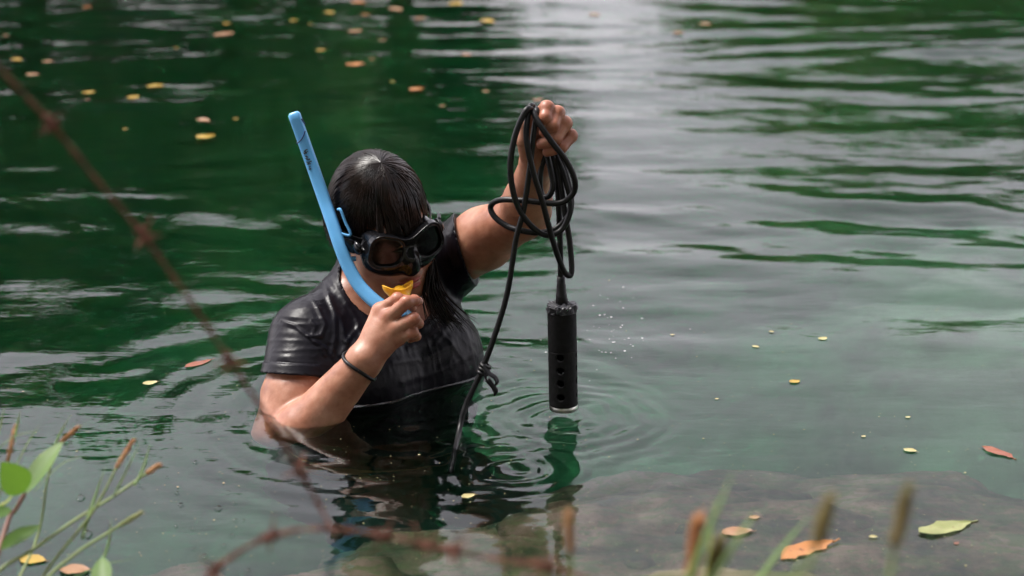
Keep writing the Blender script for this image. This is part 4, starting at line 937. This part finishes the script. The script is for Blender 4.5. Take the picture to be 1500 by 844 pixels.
# ================================================================== PLANTS ON THE NEAR BANK
def plant_mat(name, c1, c2, rough=.5, trans=.35):
    m = NT(name); f = m.noise(22, 4); m.set(Base_Color=m.ramp(f, [(.3, c1), (.7, c2)]), Roughness=rough)
    if trans:
        tl = m.n('ShaderNodeBsdfTranslucent'); tl.inputs[0].default_value = (*[min(1, x * 1.6) for x in c2], 1); ms = m.n('ShaderNodeMixShader'); ms.inputs[0].default_value = trans
        m.L.new(m.b.outputs[0], ms.inputs[1]); m.L.new(tl.outputs[0], ms.inputs[2]); m.L.new(ms.outputs[0], m.out.inputs[0])
    return m.m
M_LG, M_DG = plant_mat('light_green_leaf', (.09, .17, .035), (.16, .26, .07)), plant_mat('deep_green_leaf', (.045, .11, .01), (.085, .17, .018))
M_STEM, M_RED = plant_mat('green_stem', (.14, .20, .06), (.24, .30, .10), trans=0), plant_mat('red_stem', (.16, .06, .04), (.24, .12, .06), trans=0)
M_SPK, M_SPO = plant_mat('brown_spikelet', (.30, .13, .05), (.48, .26, .12), .8, 0), plant_mat('olive_spikelet', (.10, .09, .02), (.24, .17, .06), .8, 0)
M_BLADE, M_YG = plant_mat('grass_blade', (.12, .20, .06), (.20, .30, .09)), plant_mat('yellow_green_blade', (.26, .32, .04), (.38, .42, .08))
M_ORG = plant_mat('orange_spikelet', (.32, .12, .04), (.45, .20, .08), .8, 0)
def gz(x, y): return float(ground_z(np.array([x]), np.array([y]))[0])
def root_pt(p, y2, dx=0): x = p[0] + dx; return np.array((x, y2, gz(x, y2) - .01))
def broad_leaf(base, tip, width, mat, parent, nrm_hint=(0, -.8, .6)):
    base, tip = np.array(base), np.array(tip); d = tip - base; L = np.linalg.norm(d); d /= L; nh = np.array(nrm_hint); s = nrm(np.cross(d, nh)); up = np.cross(s, d); V, F = [], []; n = 14
    for i in range(n + 1):
        t = i / n; w = width / 2 * (math.sin(math.pi * t ** .9) ** .8 if 0 < t < 1 else .03)
        for k in (-1, -.5, 0, .5, 1): V.append(base + d * L * t + s * w * k + up * (abs(k) * w * .28 - .10 * L * (t - .5) ** 2))
    for i in range(n):
        for k in range(4): F.append((i * 5 + k, i * 5 + k + 1, i * 5 + 6 + k, i * 5 + 5 + k))
    return keep_world(mesh_obj('leaf', V, F, mat, parent))
def blade_geo(P, w):
    P = smooth_path(P, 6); n = len(P); r = w * np.sin(np.linspace(.9, math.pi, n)) ; sec = np.array([(-1, .0), (0, -.22), (1, 0), (0, .12)])
    return tube(P, list(np.maximum(r, .0002)), sect=sec)
def spikelet_geo(a, b, r, seed=0):
    rg = np.random.default_rng(seed); a, b = np.array(a), np.array(b); d = nrm(b - a); e1 = nrm(np.cross(d, (0, 1, .3))); e2 = np.cross(d, e1); parts = [tube([a, b], r * .45, 6)]
    for k in range(34):
        t = (k + .5) / 34; an = k * 2.4; o = e1 * math.cos(an) + e2 * math.sin(an); c = a + (b - a) * t; rr2 = r * (1 - .75 * abs(t - .4) ** 1.2) * rg.uniform(.7, 1.25)
        parts.append(tube([c, c + o * rr2 * .8 + d * r * .8, c + o * rr2 * 1.05 + d * r * 2.3], [r * .28, r * .34, r * .04], 5))
    return join(parts)
YL = 2.12
sd_ = empty('leafy_seedling', tuple(root_pt(W(20, 800, YL), 1.95))); tag(sd_, 'young plant with two broad green leaves on a red stem at the shore', 'plant')
b_ = np.array(W(37, 722, YL)); keep_world(mesh_obj('stem', *tube(smooth_path([root_pt(W(0, 800, YL), 1.95), W(8, 775, 2.09), W(22, 748, 2.11), b_], 6), [.0032, .0028, .0022], 7), M_RED, sd_))
broad_leaf(b_, W(91, 646, 2.16), .031, M_LG, sd_, (-.5, -.6, .6)); broad_leaf(b_, W(3, 678, 2.08), .036, M_DG, sd_, (.3, -.9, .3)); broad_leaf(W(2, 804, 2.06), W(58, 768, 2.12), .022, M_DG, sd_, (0, -.5, .85)); broad_leaf(W(150, 868, 2.0), W(149, 815, 2.05), .024, M_LG, sd_, (0, -.9, .4)); broad_leaf(W(-14, 760, 2.06), W(14, 742, 2.1), .02, M_DG, sd_)
def sedge(label, stem, spk, r_s, r_k, mat=M_SPK, stem_mat=M_STEM, y_root=2.0, extra=(), group=None):
    pr = root_pt(np.array(W(*stem[0])), y_root, -.03); e = empty('sedge', tuple(pr)); tag(e, label, 'grass', group)
    keep_world(mesh_obj('stem', *tube(smooth_path([pr] + [W(*q) for q in stem], 6), [r_s * 1.3, r_s, r_s * .8], 6), stem_mat, e))
    if spk: keep_world(mesh_obj('spikelet', *spikelet_geo(W(*spk[0]), W(*spk[1]), r_k, len(label)), mat, e))
    for P, w, mt in extra: keep_world(mesh_obj('blade', *blade_geo([W(*q) for q in P], w), mt, e))
    return e
sedge('sedge with a rusty brown spikelet leaning over the still water', [(62, 846, 2.08), (125, 765, 2.11), (152, 722, 2.12), (170, 686, 2.13)], [(169, 688, 2.13), (194, 647, 2.14)], .0016, .0029, extra=[([(120, 790, 2.1), (135, 740, 2.12), (155, 683, 2.14)], .0022, M_BLADE), ([(165, 730, 2.12), (185, 690, 2.13), (205, 648, 2.15)], .0028, M_BLADE)])
sedge('sedge stem with a short tan tip arching furthest over the water', [(-10, 846, 2.06), (47, 806, 2.08), (110, 762, 2.11), (165, 728, 2.14), (214, 694, 2.16)], [(212, 695, 2.16), (231, 683, 2.165)], .0019, .0031, extra=[([(196, 712, 2.14), (208, 690, 2.15), (220, 650, 2.17)], .0026, M_BLADE)])
sedge('green sedge stem with a pale pointed tip low over the water', [(60, 860, 2.04), (110, 812, 2.07), (150, 786, 2.1), (178, 768, 2.12)], [(172, 772, 2.12), (205, 752, 2.13)], .0017, .0030, plant_mat('green_spikelet', (.14, .19, .05), (.30, .30, .12), .7, 0), extra=[([(140, 844, 2.08), (158, 800, 2.1), (163, 760, 2.12)], .0022, M_BLADE), ([(100, 850, 2.1), (150, 828, 2.12), (200, 818, 2.14)], .0018, M_BLADE)])
sedge('sedge with an orange-tan spikelet rising behind the broad leaf', [(50, 800, 2.16), (70, 700, 2.18), (88, 648, 2.2)], [(87, 650, 2.2), (113, 627, 2.2)], .0015, .0029, extra=[([(70, 690, 2.18), (84, 644, 2.2), (103, 609, 2.2)], .0018, M_BLADE), ([(95, 660, 2.2), (112, 632, 2.2), (134, 614, 2.2)], .0016, M_BLADE), ([(50, 720, 2.16), (90, 680, 2.17), (128, 667, 2.18)], .0016, M_BLADE)])
sedge('sedge with a tan spikelet beside the dark rounded leaf', [(-20, 800, 2.14), (0, 720, 2.15), (11, 676, 2.16)], [(11, 678, 2.16), (22, 626, 2.17)], .0015, .0029, extra=[([(-12, 660, 2.14), (0, 625, 2.15), (7, 594, 2.15)], .002, M_BLADE), ([(20, 690, 2.16), (40, 650, 2.17), (58, 622, 2.17)], .0018, M_BLADE), ([(-10, 665, 2.14), (20, 640, 2.15), (60, 630, 2.15)], .0016, M_BLADE), ([(22, 640, 2.16), (26, 620, 2.17), (30, 602, 2.17)], .0016, M_BLADE), ([(-10, 745, 2.1), (10, 735, 2.11), (24, 715, 2.12)], .003, M_YG)])
YR = 1.22
def bgr(label, stem, spk, mat, rk, extra=(), smat=M_STEM): return sedge(label, stem, spk, .0016, rk, mat, smat, 1.30, extra)
bgr('blurred grass spike with a pale bristly tip over the orange-tan leaf', [(1150, 900, YR), (1185, 830, YR), (1197, 795, YR)], [(1196, 800, YR), (1213, 738, YR)], M_SPO, .0048, [([(1090, 880, 1.5), (1140, 810, 1.52), (1185, 755, 1.55)], .0035, M_BLADE)])
bgr('blurred dark brown grass spike standing by the round cream petal', [(1290, 900, YR), (1305, 830, YR), (1311, 798, YR)], [(1310, 802, YR), (1328, 722, YR)], M_SPO, .0046)
bgr('blurred yellow-green grass blade beside an orange spikelet', [(1030, 900, 1.4), (1034, 870, 1.4), (1038, 840, 1.4)], [(1040, 850, 1.4), (1052, 800, 1.4)], M_SPO, .0055, [([(1030, 870, 1.45), (1040, 800, 1.46), (1046, 732, 1.48)], .0056, M_YG), ([(1000, 870, 1.35), (1040, 770, 1.36), (1075, 690, 1.38)], .004, M_BLADE), ([(1030, 870, 1.35), (1080, 790, 1.36), (1110, 745, 1.38)], .004, M_BLADE)])
bgr('blurred rusty orange spikelet leaning by the yellow-green blade', [(1008, 900, 1.4), (1010, 870, 1.4), (1012, 845, 1.4)], [(1011, 850, 1.4), (1022, 768, 1.4)], M_ORG, .0058)
bgr('blurred tan grass stalk standing below the probe', [(836, 900, 1.45), (837, 850, 1.45), (836, 800, 1.45)], [(836, 812, 1.45), (832, 756, 1.45)], M_SPK, .0036)

# ================================================================== RUSTY BARBED WIRE
m = NT('rusty_wire'); f = m.noise(90, 5); m.set(Base_Color=m.ramp(f, [(.3, (.06, .022, .013)), (.55, (.15, .05, .03)), (.75, (.26, .095, .055))]), Roughness=.85); m.bump(f, .5, .002); M_RUST = m.m
def barbed(label, pts, barbs):
    P = smooth_path(pts, 14); e = empty('barbed_wire', tuple(P[0])); tag(e, label, 'wire', 'barbed wire strands')
    T_ = np.gradient(P, axis=0); T_ /= np.linalg.norm(T_, axis=1)[:, None]; Lc = np.concatenate([[0], np.cumsum(np.linalg.norm(np.diff(P, axis=0), axis=1))]); parts = []
    D = np.arange(0, Lc[-1], .003); C = np.stack([np.interp(D, Lc, P[:, i]) for i in range(3)], 1); a1 = np.array((0, 1.0, .2)); b1 = np.cross(nrm(P[-1] - P[0]), a1)
    for s in (0, math.pi): parts.append(tube(C + .0011 * (np.cos(D * 130 + s)[:, None] * a1 + np.sin(D * 130 + s)[:, None] * b1), .0011, 6))
    keep_world(mesh_obj('strand', *join(parts), M_RUST, e))
    for k, (u, v, y) in enumerate(barbs):
        c = np.array(W(u, v, y)); i = int(np.argmin(np.linalg.norm(C - c, axis=1))); c = C[i]; t = nrm(C[min(i + 2, len(C) - 1)] - C[max(i - 2, 0)]); x = nrm(np.cross(t, (0.2, 1, .1))); y_ = np.cross(t, x); bp_ = []
        bp_.append(tube([c + t * (j - 16) * .0004 + (x * math.cos(j * .8) + y_ * math.sin(j * .8)) * .0034 for j in range(33)], .0012, 5))
        rg = np.random.default_rng(k + len(label))
        for j in range(4):
            an = j * 1.57 + rg.uniform(-.4, .4); d = nrm(x * math.cos(an) + y_ * math.sin(an) + t * rg.uniform(-.7, .7)); bp_.append(tube([c + d * .002, c + d * .010, c + d * .019], [.0013, .0011, .0003], 5))
        keep_world(mesh_obj('barb', *join(bp_), M_RUST, e))
    return e
YW = 1.5
barbed('rusty barbed wire strand slanting down across the water to a lower strand', [W(-190, -110, YW), W(-60, 30, YW), W(0, 101, YW), W(70, 176, YW), W(140, 262, YW), W(210, 346, YW), W(275, 436, YW), W(335, 526, YW), W(392, 612, YW), W(440, 692, YW), W(470, 745, 1.49), W(492, 786, 1.47)], [(-62, 28, YW), (74, 180, YW), (211, 347, YW), (335, 526, YW), (440, 692, YW)])
barbed('rusty barbed wire strand sagging low along the water edge', [W(150, 1010, 1.43), W(300, 850, 1.45), W(340, 816, 1.45), W(390, 788, 1.45), W(460, 775, 1.45), W(530, 779, 1.45), W(600, 793, 1.44), W(660, 806, 1.43), W(740, 822, 1.42), W(800, 830, 1.41), W(900, 880, 1.4), W(1000, 1060, 1.4)], [(318, 834, 1.45), (396, 787, 1.45), (560, 785, 1.44), (625, 798, 1.44), (660, 806, 1.43), (800, 830, 1.41)])
M_WOOD = simple('weathered_wood', (.20, .15, .10), .9, .4, 30, .5)
def fence_post(p, h, label):
    zb = gz(p[0], p[1]) - .1; V, F = [], []; n = 12; rg = np.random.default_rng(int(h * 100)); w = rg.normal(0, .003, (8, n))
    for j in range(8):
        for k in range(n): a = 6.2832 * k / n; r = .035 + w[j][k]; V.append((p[0] + math.cos(a) * r, p[1] + math.sin(a) * r, zb + (h - zb) * j / 7 + (.012 * math.sin(a) if j == 7 else 0)))
    for j in range(7):
        for k in range(n): F.append((j * n + k, j * n + (k + 1) % n, (j + 1) * n + (k + 1) % n, (j + 1) * n + k))
    F.append(tuple(range(7 * n, 8 * n))); o = mesh_obj('fence_post', V, F, M_WOOD); tag(o, label, 'post', 'fence posts'); return o
pa = W(-190, -110, YW); fence_post((pa.x - .03, pa.y), pa.z + .08, 'tall weathered round fence post holding the slanting wire'); pb = W(150, 1010, 1.43); fence_post((pb.x - .035, pb.y), pb.z + .015, 'short weathered fence post where the sagging wire begins'); pc = W(1000, 1060, 1.4); fence_post((pc.x + .035, pc.y), pc.z + .015, 'short weathered fence post where the sagging wire ends')
